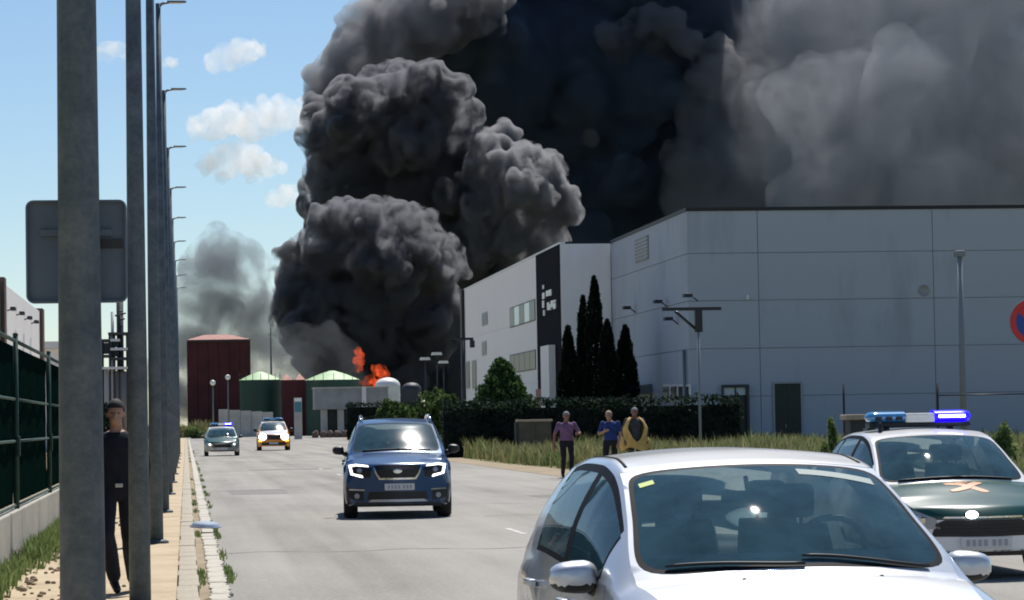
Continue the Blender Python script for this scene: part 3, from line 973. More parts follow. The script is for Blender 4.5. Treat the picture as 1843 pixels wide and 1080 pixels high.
# cabinets in the verge
mat('cabinet_tan', (0.11, 0.092, 0.065), rough=0.8, var=0.15, scale=2)
mat('cabinet_grey', (0.045, 0.05, 0.05), rough=0.7)
mat('slab_tan', (0.45, 0.36, 0.27), rough=0.9, var=0.15, scale=3)
c = at(961, 755, 122)
t = empty('utility_cabinet', (c.x, c.y, 0))
tag(t, 'long low tan utility cabinet in the grass by three people', 'cabinet')
MB().bbox((-0.70, -0.35, 0), (0.70, 0.35, c.z - 0.1), 0.02).build('body', 'cabinet_tan', t)
MB().bbox((-0.76, -0.4, c.z - 0.098), (0.76, 0.4, c.z), 0.02).build('lid', 'slab_tan', t)
for sx in (-1, 1):
    MB().bbox((sx * 0.35 - 0.32, -0.365, 0.12), (sx * 0.35 + 0.32, -0.352, c.z - 0.18), 0.004).build('door', 'cabinet_tan', t)
MB().bbox((-0.70 - 0.13, -0.3, 0), (-0.702, 0.3, c.z - 0.12), 0.01).build('side_box', 'cabinet_grey', t)
c = at(1546, 746, 62)
t = empty('meter_kiosk', (c.x, c.y, 0))
tag(t, 'dark meter kiosk with tan top slab behind the police car', 'kiosk')
MB().bbox((-0.26, -0.25, 0), (0.30, 0.25, c.z - 0.12), 0.015).build('body', 'cabinet_grey', t)
MB().bbox((-0.36, -0.32, c.z - 0.118), (0.40, 0.32, c.z), 0.02).build('top_slab', 'slab_tan', t)
MB().bbox((0.02, -0.262, 0.4), (0.12, -0.252, c.z - 0.3), 0.003).build('plate', 'frame_grey', t)
# ================================================================ smoke, fire and clouds
def smoke_mat(name, albedo, opaque, density, valb, turb=None, g=0.1):
    """Sooty air: a faint skin over a scattering volume; TURB = (scale, low, high) breaks the density into wisps."""
    m, nt, p = new_mat(name)
    nt.nodes.remove(p)
    out = nt.nodes.get('Material Output')
    d = nt.nodes.new('ShaderNodeBsdfDiffuse')
    d.inputs['Color'].default_value = (*albedo, 1)
    t = nt.nodes.new('ShaderNodeBsdfTransparent')
    mx = nt.nodes.new('ShaderNodeMixShader')
    mx.inputs[0].default_value = opaque
    nt.links.new(t.outputs[0], mx.inputs[1])
    nt.links.new(d.outputs[0], mx.inputs[2])
    nt.links.new(mx.outputs[0], out.inputs['Surface'])
    v = nt.nodes.new('ShaderNodeVolumePrincipled')
    v.inputs['Color'].default_value = (*valb, 1)
    v.inputs['Density'].default_value = density
    v.inputs['Anisotropy'].default_value = g
    nt.links.new(v.outputs[0], out.inputs['Volume'])
    if turb:
        n = noise_node(nt, turb[0], detail=6, rough=0.66, dist=0.5)
        mr = nt.nodes.new('ShaderNodeMapRange')
        mr.interpolation_type = 'SMOOTHSTEP'
        mr.inputs['From Min'].default_value = turb[1]
        mr.inputs['From Max'].default_value = turb[2]
        mr.inputs['To Min'].default_value = 0.0
        mr.inputs['To Max'].default_value = density
        nt.links.new(n.outputs['Fac'], mr.inputs['Value'])
        nt.links.new(mr.outputs[0], v.inputs['Density'])
    return m


ICO = {}


def ico(sub):
    if sub not in ICO:
        bm = bmesh.new()
        bmesh.ops.create_icosphere(bm, subdivisions=sub, radius=1)
        bm.verts.index_update()
        ICO[sub] = (np.array([v.co[:] for v in bm.verts]), np.array([[v.index for v in f.verts] for f in bm.faces]))
        bm.free()
    return ICO[sub]


def fractal_offset(V, N, amp, size, octaves=3):
    """Moves vertices along their normals by billowed noise."""
    out = np.zeros(len(V))
    a, s = amp, size
    for k in range(octaves):
        out += a * np.array([1.0 - 2.2 * abs(mnoise.noise((x / s, y / s, z / s + 7 * k))) for x, y, z in V])
        a, s = a * 0.5, s * 0.5
    return V + N * out[:, None]


def billow(name, spheres, voxel, material, seed, kids=15, levels=3, kr=(0.22, 0.44), amp=0.0, size=6.0, flat=1.0, up=0.0):
    """One continuous body of smoke: big puffs with smaller puffs on them, merged into one skin."""
    r_ = np.random.default_rng(seed)
    todo = [(np.array(c), r) for c, r in spheres]
    allS = list(todo)
    for lv in range(levels):
        nxt = []
        for c, r in todo:
            nk = kids if lv == 0 else max(4, kids - 3)
            for _ in range(nk):
                d = r_.normal(size=3)
                d[2] += up * 0.8
                d[1] *= flat
                d /= np.linalg.norm(d)
                rr = r * r_.uniform(*kr)
                if rr < voxel * 1.6:
                    continue
                nxt.append((c + d * r * r_.uniform(0.88, 1.10), rr))
        allS += nxt
        todo = nxt
    Vs, Fs, o = [], [], 0
    for c, r in allS:
        v, f_ = ico(3 if r > voxel * 8 else 2)
        sc = r * r_.uniform(0.9, 1.1, size=3)
        Vs.append(c + v * sc)
        Fs.append(f_ + o)
        o += len(v)
    me = mesh_np(name, np.vstack(Vs), np.vstack(Fs), material)
    tmp = link(name + '_raw', me)
    me = baked(tmp, name, [('REMESH', dict(mode='VOXEL', voxel_size=voxel, use_smooth_shade=True)),
                           ('SMOOTH', dict(factor=0.4, iterations=1))])
    n = len(me.vertices)
    V = np.empty(n * 3, np.float32)
    me.vertices.foreach_get('co', V)
    N = np.empty(n * 3, np.float32)
    me.vertices.foreach_get('normal', N)
    V, N = V.reshape(-1, 3), N.reshape(-1, 3)
    if amp > 0:
        V = fractal_offset(V, N, amp, size)
        me.vertices.foreach_set('co', V.astype(np.float32).ravel())
        me = baked(link(name + '_raw', me), name, [('REMESH', dict(mode='VOXEL', voxel_size=voxel, use_smooth_shade=True)), ('SMOOTH', dict(factor=0.5, iterations=1))])
    me.polygons.foreach_set('use_smooth', np.ones(len(me.polygons), bool))
    me.materials.clear()
    me.materials.append(MATS[material])
    me.update()
    return link(name, me)


def puffs(rows, base):
    """rows of (x, y, radius in photo pixels, depth offset): puffs of smoke BASE metres away."""
    out = []
    for x, y, r, dz in rows:
        d = base + dz
        out.append((at(x, y, d), r * d / FPX))
    return out


smoke_mat('smoke_black', (0.10, 0.105, 0.115), 0.02, 2.4, (0.35, 0.36, 0.39), turb=(0.21, 0.42, 0.60), g=0.45)
smoke_mat('smoke_dark', (0.16, 0.163, 0.175), 0.02, 1.6, (0.46, 0.47, 0.50), turb=(0.23, 0.42, 0.60), g=0.4)
smoke_mat('smoke_soot', (0.03, 0.036, 0.046), 0.03, 0.6, (0.19, 0.25, 0.34), turb=(0.07, 0.36, 0.60))  # blue of the air in between is put into the soot colour
smoke_mat('smoke_back', (0.2, 0.21, 0.23), 0.02, 0.14, (0.40, 0.42, 0.46), turb=(0.05, 0.34, 0.60))
smoke_mat('smoke_grey', (0.26, 0.265, 0.28), 0.004, 0.12, (0.43, 0.455, 0.50), turb=(0.085, 0.36, 0.68), g=0.2)
smoke_mat('smoke_thin', (0.3, 0.305, 0.32), 0.012, 0.20, (0.30, 0.315, 0.34), turb=(0.12, 0.38, 0.62))
smoke_mat('smoke_low', (0.2, 0.205, 0.22), 0.008, 0.08, (0.22, 0.235, 0.26), turb=(0.16, 0.36, 0.66))
smoke_mat('smoke_veil', (0.19, 0.192, 0.2), 0.02, 0.6, (0.42, 0.43, 0.46), turb=(0.16, 0.40, 0.60), g=0.35)

o = billow('rolling_smoke', puffs([
    (650, 480, 92, 0), (602, 448, 62, -3), (556, 505, 60, 0), (528, 560, 42, 2), (512, 590, 22, 4), (700, 468, 80, -4), (752, 492, 62, 0),
    (776, 540, 46, 3), (640, 570, 110, 0), (725, 590, 95, 2), (585, 590, 74, 3), (662, 410, 42, -6), (618, 405, 36, 0), (735, 436, 36, 0),
    (790, 478, 26, 5), (640, 650, 66, 8), (770, 640, 76, 10), (700, 670, 60, 10)], 470), 0.40, 'smoke_black', 3, amp=0.55, size=3.0, up=0.5)
tag(o, 'lowest billow of black smoke rolling up above the flames', 'smoke', kind='stuff')
o = billow('rolling_smoke', puffs([
    (720, 230, 92, 0), (650, 210, 62, -4), (596, 255, 50, 0), (780, 180, 54, -4), (735, 152, 36, -8), (815, 215, 40, 0), (640, 330, 90, 4), (760, 330, 100, 4),
    (625, 400, 66, 6), (720, 420, 100, 8), (800, 420, 90, 8), (850, 520, 100, 12), (588, 330, 38, 6), (575, 205, 30, 4)], 505), 0.42, 'smoke_black', 5, amp=0.6, size=3.4, up=0.5)
tag(o, 'tall middle billow of black smoke with a pale rounded crest', 'smoke', kind='stuff')
o = billow('rolling_smoke', puffs([
    (880, 300, 46, 0), (930, 335, 58, -3), (998, 362, 38, 0), (900, 395, 70, 2), (965, 415, 50, 2), (985, 308, 28, 3), (872, 262, 28, 3), (908, 245, 24, 4), (940, 285, 28, 0),
    (1030, 385, 18, 0), (850, 440, 60, 6), (930, 470, 60, 6)], 500), 0.40, 'smoke_dark', 8, amp=0.5, size=3.0, up=0.5)
tag(o, 'grey knobbly billow of smoke leaning over the white building', 'smoke', kind='stuff')
o = billow('rolling_smoke', puffs([
    (608, 140, 46, 0), (640, 100, 52, 0), (690, 60, 62, 0), (760, 30, 74, 4), (590, 185, 36, 0), (570, 150, 22, 0), (840, 0, 70, 6), (660, 170, 50, 8)], 538), 0.5, 'smoke_veil', 9, amp=0.6, size=4.0, up=0.4)
tag(o, 'paler smoke shoulder at the upper edge of the plume by the sky', 'smoke', kind='stuff')
o = billow('rolling_smoke', puffs([
    (1092, 62, 22, 0), (1125, 52, 20, 0), (1165, 36, 26, 0), (1205, 42, 26, 0), (1235, 78, 24, 0), (1290, 92, 24, 2), (1310, 125, 26, 4), (1105, 88, 18, 2), (1060, 250, 16, 4), (1222, 285, 30, 2), (1250, 310, 36, 6), (1180, 70, 40, 6), (1280, 130, 44, 6), (1110, 75, 34, 4)], 556), 0.5, 'smoke_veil', 10, amp=0.5, size=3.0, up=0.3)
tag(o, 'pale ragged puffs standing out on the black smoke mass', 'smoke', kind='stuff')
o = billow('rolling_smoke', puffs([
    (640, 120, 60, 6), (720, 80, 80, 4), (820, 40, 110, 0), (900, 130, 150, 10), (1050, 150, 190, 20), (980, 330, 190, 30), (1180, 300, 180, 30), (1180, 60, 170, 20),
    (760, -40, 110, 10), (950, -90, 160, 20), (1150, -120, 180, 30), (600, 170, 40, 8), (850, 300, 140, 34), (1150, 470, 140, 40), (850, 620, 130, 44), (620, 560, 60, 50), (1330, 40, 90, 40), (1350, 190, 80, 40), (1310, -90, 120, 40), (1340, 400, 80, 40)], 560), 0.7, 'smoke_soot', 13, amp=0.6, size=6, up=0.3)
tag(o, 'vast black smoke mass filling the sky above the grey warehouse', 'smoke', kind='stuff')
o = billow('drifting_smoke', puffs([
    (1430, 80, 140, 40), (1430, 290, 150, 24), (1570, 60, 170, 6), (1600, 300, 170, -20), (1780, 180, 190, -20), (1880, 380, 150, -30), (1520, -100, 170, 24), (1750, -90, 190, -10),
    (1300, 350, 100, 26), (1540, 430, 130, -10), (1960, 60, 200, -20), (1310, 180, 80, 26), (1480, 190, 90, -26), (1650, 180, 100, -40), (1700, 350, 90, -50), (1480, 340, 70, -30), (1310, 10, 80, 44)], 530), 1.1, 'smoke_grey', 21, kids=10, levels=2, amp=0.9, size=7, up=0.3)
tag(o, 'softer grey smoke drifting off over the grey warehouse roof', 'smoke', kind='stuff')
o = billow('drifting_smoke', puffs([
    (1330, 120, 150, 0), (1380, 330, 160, 0), (1560, 60, 190, 0), (1580, 320, 180, 0), (1780, 120, 210, 0), (1800, 360, 190, 0), (1980, 240, 220, 0), (1450, -120, 190, 0), (1750, -130, 220, 0), (1500, 480, 120, 0), (1700, 500, 130, 0)], 640), 1.6, 'smoke_back', 22, kids=9, levels=2, amp=1.2, size=9, up=0.2)
tag(o, 'dense grey backdrop of smoke at the far side of the plume', 'smoke', kind='stuff')
o = billow('reflection_smoke', puffs([  # unseen body far behind the plume, added to darken bonnet reflections
    (900, -330, 260, 20), (1250, -380, 300, 20), (1600, -330, 280, 0), (1100, -760, 340, 30), (1550, -760, 330, 10), (1300, -1200, 380, 40), (1800, -1150, 360, 20), (1500, -1650, 400, 50), (2050, -600, 330, 0)], 950), 5.0, 'smoke_soot', 23, kids=9, levels=2, amp=4.0, size=32, up=0.3)
tag(o, 'unseen black smoke added above the view for dark car reflections', 'smoke', kind='stuff')
o = billow('thin_smoke', puffs([
    (400, 480, 62, 0), (380, 540, 66, 0), (435, 530, 50, 0), (410, 590, 80, 0), (470, 600, 60, 0), (360, 470, 32, 0), (445, 480, 30, 0), (390, 660, 100, 0), (500, 650, 70, 0)], 620), 0.8, 'smoke_thin', 25, kids=10, levels=2, amp=0.8, size=5, up=0.4)
tag(o, 'thin pale grey smoke rising behind the dark red building', 'smoke', kind='stuff')
o = billow('thin_smoke', puffs([
    (500, 640, 46, 0), (545, 625, 46, 0), (590, 640, 44, 0), (620, 660, 36, 0), (470, 660, 40, 0), (540, 680, 50, 0)], 436), 0.7, 'smoke_low', 27, kids=9, levels=2, amp=0.6, size=4, up=0.2)
tag(o, 'low grey smoke haze hanging over the green tanks', 'smoke', kind='stuff')
# ---------------------------------------------------------------- flames
def flame_mat(name):
    """Burning gas: glowing volume broken into tongues, almost no skin."""
    m, nt, p = new_mat(name)
    nt.nodes.remove(p)
    out = nt.nodes.get('Material Output')
    e = nt.nodes.new('ShaderNodeEmission')
    e.inputs['Color'].default_value = (1.0, 0.16, 0.03, 1)
    e.inputs['Strength'].default_value = 0.5
    t = nt.nodes.new('ShaderNodeBsdfTransparent')
    mx = nt.nodes.new('ShaderNodeMixShader')
    mx.inputs[0].default_value = 0.04
    nt.links.new(t.outputs[0], mx.inputs[1])
    nt.links.new(e.outputs[0], mx.inputs[2])
    nt.links.new(mx.outputs[0], out.inputs['Surface'])
    v = nt.nodes.new('ShaderNodeVolumePrincipled')
    v.inputs['Color'].default_value = (0.05, 0.04, 0.04, 1)
    v.inputs['Emission Color'].default_value = (1.0, 0.11, 0.03, 1)
    n = noise_node(nt, 0.9, detail=4, rough=0.65, dist=1.2, stretch=(1, 1, 0.55))
    mr = nt.nodes.new('ShaderNodeMapRange')
    mr.interpolation_type = 'SMOOTHSTEP'
    for k_, q in (('From Min', 0.42), ('From Max', 0.72), ('To Min', 0.0), ('To Max', 1.0)):
        mr.inputs[k_].default_value = q
    nt.links.new(n.outputs['Fac'], mr.inputs['Value'])
    nt.links.new(mr.outputs[0], v.inputs['Emission Strength'])
    v.inputs['Density'].default_value = 0.25
    nt.links.new(v.outputs[0], out.inputs['Volume'])
    return m


flame_mat('flame')
FL = 445.0
for k, (name_l, rows) in enumerate((('tall orange tongue of flame above the canopy', [(646, 662, 8, 0), (643, 650, 9, 1), (647, 640, 9, -1), (645, 630, 5, 0), (651, 652, 6, 2), (640, 634, 4, 0)]),
                                     ('broad orange flame beside the white domed tank', [(680, 668, 9, 0), (688, 672, 10, 1), (673, 663, 6, 0), (695, 674, 6, 0), (684, 660, 5, 1)]),
                                     ('low red flame glowing just above the canopy edge', [(664, 688, 9, 0), (676, 690, 9, 1), (656, 690, 7, 0), (670, 681, 6, 0), (686, 688, 7, 0)]))):
    o = billow('flame', puffs([(x, y, r * 0.72, dz) for x, y, r, dz in rows], FL), 0.13, 'flame', 40 + k, kids=8, levels=2, kr=(0.35, 0.6), amp=0.25, size=0.8, up=0.9)
    tag(o, name_l, 'flame')

# ---------------------------------------------------------------- clouds
def cloud_mat():
    m, nt, p = new_mat('cloud_white')
    nt.nodes.remove(p)
    out = nt.nodes.get('Material Output')
    d = nt.nodes.new('ShaderNodeBsdfDiffuse')
    d.inputs['Color'].default_value = (0.95, 0.95, 0.95, 1)
    tl = nt.nodes.new('ShaderNodeBsdfTranslucent')
    tl.inputs['Color'].default_value = (0.95, 0.95, 0.95, 1)
    a = nt.nodes.new('ShaderNodeMixShader')
    a.inputs[0].default_value = 0.6
    nt.links.new(d.outputs[0], a.inputs[1])
    nt.links.new(tl.outputs[0], a.inputs[2])
    t = nt.nodes.new('ShaderNodeBsdfTransparent')
    mx = nt.nodes.new('ShaderNodeMixShader')
    mx.inputs[0].default_value = 0.06
    nt.links.new(t.outputs[0], mx.inputs[1])
    nt.links.new(a.outputs[0], mx.inputs[2])
    nt.links.new(mx.outputs[0], out.inputs['Surface'])
    v = nt.nodes.new('ShaderNodeVolumePrincipled')
    v.inputs['Color'].default_value = (1, 1, 1, 1)
    v.inputs['Anisotropy'].default_value = 0.2
    n = noise_node(nt, 0.022, detail=4, rough=0.6, dist=0.4)
    mr = nt.nodes.new('ShaderNodeMapRange')
    mr.interpolation_type = 'SMOOTHSTEP'
    for k_, q in (('From Min', 0.34), ('From Max', 0.62), ('To Min', 0.0), ('To Max', 0.035)):
        mr.inputs[k_].default_value = q
    nt.links.new(n.outputs['Fac'], mr.inputs['Value'])
    nt.links.new(mr.outputs[0], v.inputs['Density'])
    nt.links.new(v.outputs[0], out.inputs['Volume'])


cloud_mat()
CL = (('small white cloud at the top of the blue sky', [(385, 118, 14), (405, 106, 18), (430, 98, 20), (455, 92, 17), (470, 90, 9)]),
      ('widest white cloud touching the black smoke', [(352, 232, 16), (380, 228, 24), (410, 218, 26), (440, 226, 24), (470, 214, 24), (505, 212, 26), (535, 210, 24), (560, 214, 20)]),
      ('white cloud below the widest one', [(372, 298, 14), (400, 292, 22), (430, 288, 24), (455, 296, 22), (485, 300, 18), (508, 302, 10), (400, 318, 10), (450, 322, 10)]),
      ('lowest white cloud beside the smoke edge', [(492, 360, 12), (515, 354, 17), (540, 350, 18), (565, 344, 16)]),
      ('faint wisp of cloud between the lamp posts', [(178, 98, 10), (192, 93, 13), (207, 91, 13), (221, 92, 10)]))
CL += (('tiny faint cloud just right of the fourth lamp post', [(299, 114, 8), (308, 113, 9), (316, 112, 7)]),)
for k, (lb, rows) in enumerate(CL):
    o = billow('cloud', puffs([(x, y, r * 1.05, random.uniform(-30, 30)) for x, y, r in rows], 4200), 2.4, 'cloud_white', 60 + k, kids=9, levels=2, kr=(0.35, 0.6), amp=1.5, size=12, up=0.3)
    tag(o, lb, 'cloud', 'white clouds in the blue sky')
# ================================================================ plants
def leaf_mat(name, c1, c2, c3, rough=0.8):
    m, nt, p = new_mat(name)
    n = noise_node(nt, 1.3, detail=5)
    g = nt.nodes.new('ShaderNodeNewGeometry')
    mx = nt.nodes.new('ShaderNodeMix')
    mx.data_type = 'FLOAT'
    mx.inputs[0].default_value = 0.55
    nt.links.new(n.outputs['Fac'], mx.inputs[2])
    nt.links.new(g.outputs['Random Per Island'], mx.inputs[3])
    r = ramp(nt, mx.outputs[0], [(0.2, c1), (0.5, c2), (0.8, c3)])
    nt.links.new(r.outputs[0], p.inputs['Base Color'])
    p.inputs['Roughness'].default_value = rough
    p.inputs['Specular IOR Level'].default_value = 0.15
    p.inputs['Subsurface Weight'].default_value = 0.0
    # thin leaves let some light through
    t = nt.nodes.new('ShaderNodeBsdfTranslucent')
    nt.links.new(r.outputs[0], t.inputs['Color'])
    ms = nt.nodes.new('ShaderNodeMixShader')
    ms.inputs[0].default_value = 0.35
    out = nt.nodes.get('Material Output')
    nt.links.new(p.outputs[0], ms.inputs[1])
    nt.links.new(t.outputs[0], ms.inputs[2])
    nt.links.new(ms.outputs[0], out.inputs['Surface'])
    return m


leaf_mat('cypress_leaf', (0.004, 0.008, 0.006), (0.008, 0.016, 0.011), (0.018, 0.03, 0.018))
leaf_mat('pine_leaf', (0.02, 0.045, 0.016), (0.045, 0.095, 0.03), (0.10, 0.17, 0.055))
leaf_mat('shrub_leaf', (0.03, 0.06, 0.018), (0.07, 0.12, 0.035), (0.13, 0.18, 0.065))
leaf_mat('hedge_leaf', (0.005, 0.012, 0.009), (0.012, 0.026, 0.017), (0.03, 0.05, 0.028))
leaf_mat('grass_green', (0.07, 0.12, 0.035), (0.15, 0.21, 0.07), (0.26, 0.31, 0.13))
leaf_mat('grass_dry', (0.13, 0.14, 0.055), (0.235, 0.225, 0.10), (0.38, 0.35, 0.19))
mat('bark', (0.06, 0.045, 0.035), rough=0.95, var=0.3, scale=8)
mat('screen_dark', (0.006, 0.012, 0.011), rough=0.9)


def quads(C, size, aspect, upbias, r_):
    """Leaf-sized diamonds at points C, pointing partly upwards."""
    n = len(C)
    d = r_.normal(size=(n, 3))
    d[:, 2] += upbias
    d /= np.linalg.norm(d, axis=1)[:, None]
    s = np.cross(d, r_.normal(size=(n, 3)))
    s /= np.linalg.norm(s, axis=1)[:, None]
    L = (size * r_.uniform(0.6, 1.4, size=n))[:, None]
    V = np.stack([C - d * L * .5, C + s * L * .5 * aspect, C + d * L * .5, C - s * L * .5 * aspect], 1).reshape(-1, 3)
    F_ = np.arange(4 * n).reshape(n, 4)
    return V, F_


def crown_mesh(name, pts, size, aspect, up_, m, r_):
    V, F_ = quads(pts, size, aspect, up_, r_)
    return mesh_np(name, V, F_, m, smooth=False)


def cypress(px_, ytop, halfpx, depth, label):
    c = at(px_, ytop, depth)
    H_ = c.z
    R_ = halfpx * depth / FPX
    r_ = np.random.default_rng(int(px_))
    t = empty('cypress_tree', (c.x, c.y, 0))
    tag(t, label, 'tree', 'cypresses before the warehouse')
    MB().tube([(0, 0, 0), (0.02, 0, H_ * .5), (0, 0, H_ * .9)], [0.14, 0.09, 0.02], n=8).build('trunk', 'bark', t)
    n = 6500
    u = r_.uniform(0.03, 1, size=n) ** 0.9
    prof = R_ * np.minimum(1.0, (u / 0.12) ** 0.5) * (1 - u ** 2.4) ** 0.75 + 0.04
    a = r_.uniform(0, 2 * np.pi, n)
    lump = 1 + 0.20 * np.sin(a * 3 + u * 14 + px_) + 0.16 * np.sin(a * 5 - u * 23) + 0.2 * (r_.uniform(0, 1, n) > 0.93)
    rr = prof * lump * r_.uniform(0.35, 1, n) ** 0.35
    P = np.stack([rr * np.cos(a), rr * np.sin(a), 0.15 + u * (H_ - 0.15)], 1)
    link('crown', crown_mesh('crown', P, 0.26, 0.4, 1.8, 'cypress_leaf', r_), t)


for px_, yt, hw_, d, lb in ((1022, 588, 17, 150, 'short broad cypress nearest the black band'), (1049, 534, 14, 152, 'slim cypress just left of the tallest cypress'),
                            (1069, 499, 20, 151, 'tallest dark cypress in the row'), (1093, 577, 20, 149, 'mid height cypress just right of the tallest'),
                            (1125, 587, 21, 150, 'rightmost cypress beside the carport')):
    cypress(px_, yt, hw_, d, lb)


def bushy(name, x, ytop, hwpx, depth, m, label, cat, n=5000, zb=0.25, lumps=9, seed=1, trunk=True, leaf=0.24, group=None, cone=False):
    c = at(x, ytop, depth)
    H_, R_ = c.z, hwpx * depth / FPX
    r_ = np.random.default_rng(seed)
    t = empty(name, (c.x, c.y, 0))
    tag(t, label, cat, group)
    if trunk:
        MB().tube([(0, 0, 0), (0.05, 0.03, H_ * .45), (0, 0, H_ * .8)], [R_ * .09 + .03, R_ * .06 + .02, 0.02], n=8).build('trunk', 'bark', t)
    P = []
    for k in range(lumps):
        if cone:
            u = (k + 0.5) / lumps
            a = k * 2.4
            lc = np.array([math.cos(a) * R_ * .6 * (1 - u), math.sin(a) * R_ * .6 * (1 - u), H_ * (zb + (0.86 - zb) * u)])
            lr = np.array([R_ * (0.55 - 0.35 * u)] * 2 + [H_ * .13])
        else:
            a = r_.uniform(0, 6.28)
            q = r_.uniform(0, 1) ** .5 * .62
            lr = np.array([R_, R_, H_ * (1 - zb) * .7]) * r_.uniform(.3, .5)
            lc = np.array([math.cos(a) * R_ * q, math.sin(a) * R_ * q, H_ * zb + lr[2] * .6 + r_.uniform(0, 1) * max(0.05, H_ * (1 - zb) - lr[2] * 1.7)])
        d = r_.normal(size=(n // lumps, 3))
        d /= np.linalg.norm(d, axis=1)[:, None]
        P.append(lc + d * lr * (r_.uniform(0.25, 1, size=(n // lumps, 1)) ** .4))
    P = np.vstack(P)
    P[:, 2] = np.clip(P[:, 2], 0.03, H_ * 1.02)
    link('crown' if trunk else 'foliage', crown_mesh('crown', P, leaf, 0.5, 0.7, m, r_), t)
    return t


bushy('pine_tree', 903, 640, 98, 148, 'pine_leaf', 'bright green conical pine before the white building', 'tree', n=9500, zb=0.10, lumps=26, seed=4, cone=True, leaf=0.3)
SH = ['round green shrub right of the white domed tank', 'tall green shrub below the three flat lamps', 'green shrub between dark street lamp and hedge', 'low green shrub just under the pine tree', 'small green shrub beside the totem and canopy']
for k, (x, yt, hw_, d) in enumerate(((728, 699, 34, 175), (776, 693, 40, 178), (812, 703, 26, 172), (905, 712, 34, 138), (690, 706, 26, 182))):
    bushy('shrub', x, yt, hw_, d, 'shrub_leaf', SH[k], 'shrub', n=2600, zb=0.0, lumps=8, seed=20 + k, trunk=False, leaf=0.3, group='shrubs before the tanks')
bushy('bush', 1495, 738, 22, 66, 'grass_green', 'straggly green bush left of the meter kiosk', 'bush', n=900, zb=0.0, lumps=6, seed=31, trunk=False, leaf=0.12)
bushy('bush', 1812, 742, 34, 60, 'grass_green', 'tall weedy bush at the picture edge behind the police car', 'bush', n=1300, zb=0.0, lumps=7, seed=33, trunk=False, leaf=0.12)
bushy('bush', 195, 722, 46, 160, 'hedge_leaf', 'dark bush behind the walking man', 'bush', n=2500, zb=0.0, lumps=8, seed=35, trunk=False, leaf=0.3)
bushy('bush', 352, 764, 26, 352, 'grass_green', 'low green bush at the road end by the red building', 'bush', n=1500, zb=0.0, lumps=6, seed=36, trunk=False, leaf=0.4)
bushy('bush', 700, 735, 60, 235, 'hedge_leaf', 'dark bush behind the blue car roof', 'bush', n=4000, zb=0.0, lumps=12, seed=37, trunk=False, leaf=0.35)


def hedge(x0, x1, ytop, depth, label, seed, thick=0.9):
    a, b = at(x0, ytop, depth), at(x1, ytop, depth)
    b = Vector((b.x, a.y, b.z))
    r_ = np.random.default_rng(seed)
    t = empty('hedge', (a.x, a.y, 0))
    tag(t, label, 'hedge')
    L, H_ = b.x - a.x, (a.z + b.z) / 2
    MB().box((0.1, -thick * .25, 0), (L - 0.1, thick * .25, H_ - 0.25)).build('core', 'screen_dark', t)
    n = int(L * H_ * 120)
    u = r_.uniform(0, L, n)
    z = r_.uniform(0, 1, n)
    zz = z * (H_ + 0.12 * np.sin(u * 1.7) + 0.1 * np.sin(u * 4.1 + 1))
    P = np.stack([u, -thick * .5 * r_.uniform(0.55, 1.05, n) + 0.08 * np.sin(u * 3 + zz * 4), zz], 1)
    m2 = n // 4
    P2 = np.stack([r_.uniform(0, L, m2), r_.uniform(-.5, .5, m2) * thick, H_ + r_.normal(0, .08, m2) + 0.1 * np.sin(P[:m2, 0] * 1.7)], 1)
    link('foliage', crown_mesh('foliage', np.vstack([P, P2]), 0.2, 0.5, 0.4, 'hedge_leaf', r_), t)


hedge(792, 1346, 722, 126, 'long dark green hedge before the warehouse and cypresses', 51)
hedge(622, 800, 727, 270, 'dark green hedge behind the blue car, left of the long hedge', 52)

# grass and weeds of the verge: uncountable blades
def grass(name, poly_fn, n, hmin, hmax, m, label, seed, width=0.022, z=0.0):
    r_ = np.random.default_rng(seed)
    P = poly_fn(r_, n)
    n = len(P)
    h = r_.uniform(hmin, hmax, n) * (0.75 + 0.5 * np.array([mnoise.noise((x * .25, y * .12, 3)) for x, y in P]))
    h = np.maximum(h, 0.05)
    a = r_.uniform(0, np.pi, n)
    w = width * r_.uniform(.6, 1.5, n)
    lean = r_.normal(0, 0.28, (n, 2)) * h[:, None]
    dx, dy = np.cos(a) * w, np.sin(a) * w
    B0 = np.stack([P[:, 0] - dx, P[:, 1] - dy, np.full(n, z)], 1)
    B1 = np.stack([P[:, 0] + dx, P[:, 1] + dy, np.full(n, z)], 1)
    M0 = np.stack([P[:, 0] - dx * .8 + lean[:, 0] * .35, P[:, 1] - dy * .8 + lean[:, 1] * .35, z + h * .6], 1)
    M1 = np.stack([P[:, 0] + dx * .8 + lean[:, 0] * .35, P[:, 1] + dy * .8 + lean[:, 1] * .35, z + h * .6], 1)
    T = np.stack([P[:, 0] + lean[:, 0], P[:, 1] + lean[:, 1], z + h], 1)
    V = np.stack([B0, B1, M1, M0, T], 1).reshape(-1, 3)
    b = np.arange(n)[:, None] * 5
    F1 = np.hstack([b, b + 1, b + 2]), np.hstack([b, b + 2, b + 3]), np.hstack([b + 3, b + 2, b + 4])
    o = link(name, mesh_np(name, V, np.vstack(F1), m, smooth=False))
    return tag(o, label, 'grass', kind='stuff')


def verge(x_edge, x_far, y0, y1, tuft=0.5):
    def fn(r_, n):
        k = n // 14
        cy_ = y0 * (y1 / y0) ** r_.uniform(0, 1, k)
        ex = np.interp(cy_, [0, 40, 75, 110, 150, 190, 240, 300, 345], np.array([12.1, 12.1, 12.4, 11.9, 12.8, 14.6, 17.2, 20.3, 31]) + x_edge)
        cx_ = ex + (x_far - 0) * r_.uniform(0, 1, k) ** 1.3
        P = np.stack([np.repeat(cx_, 14), np.repeat(cy_, 14)], 1)
        return P + r_.normal(0, tuft * .45, P.shape)
    return fn


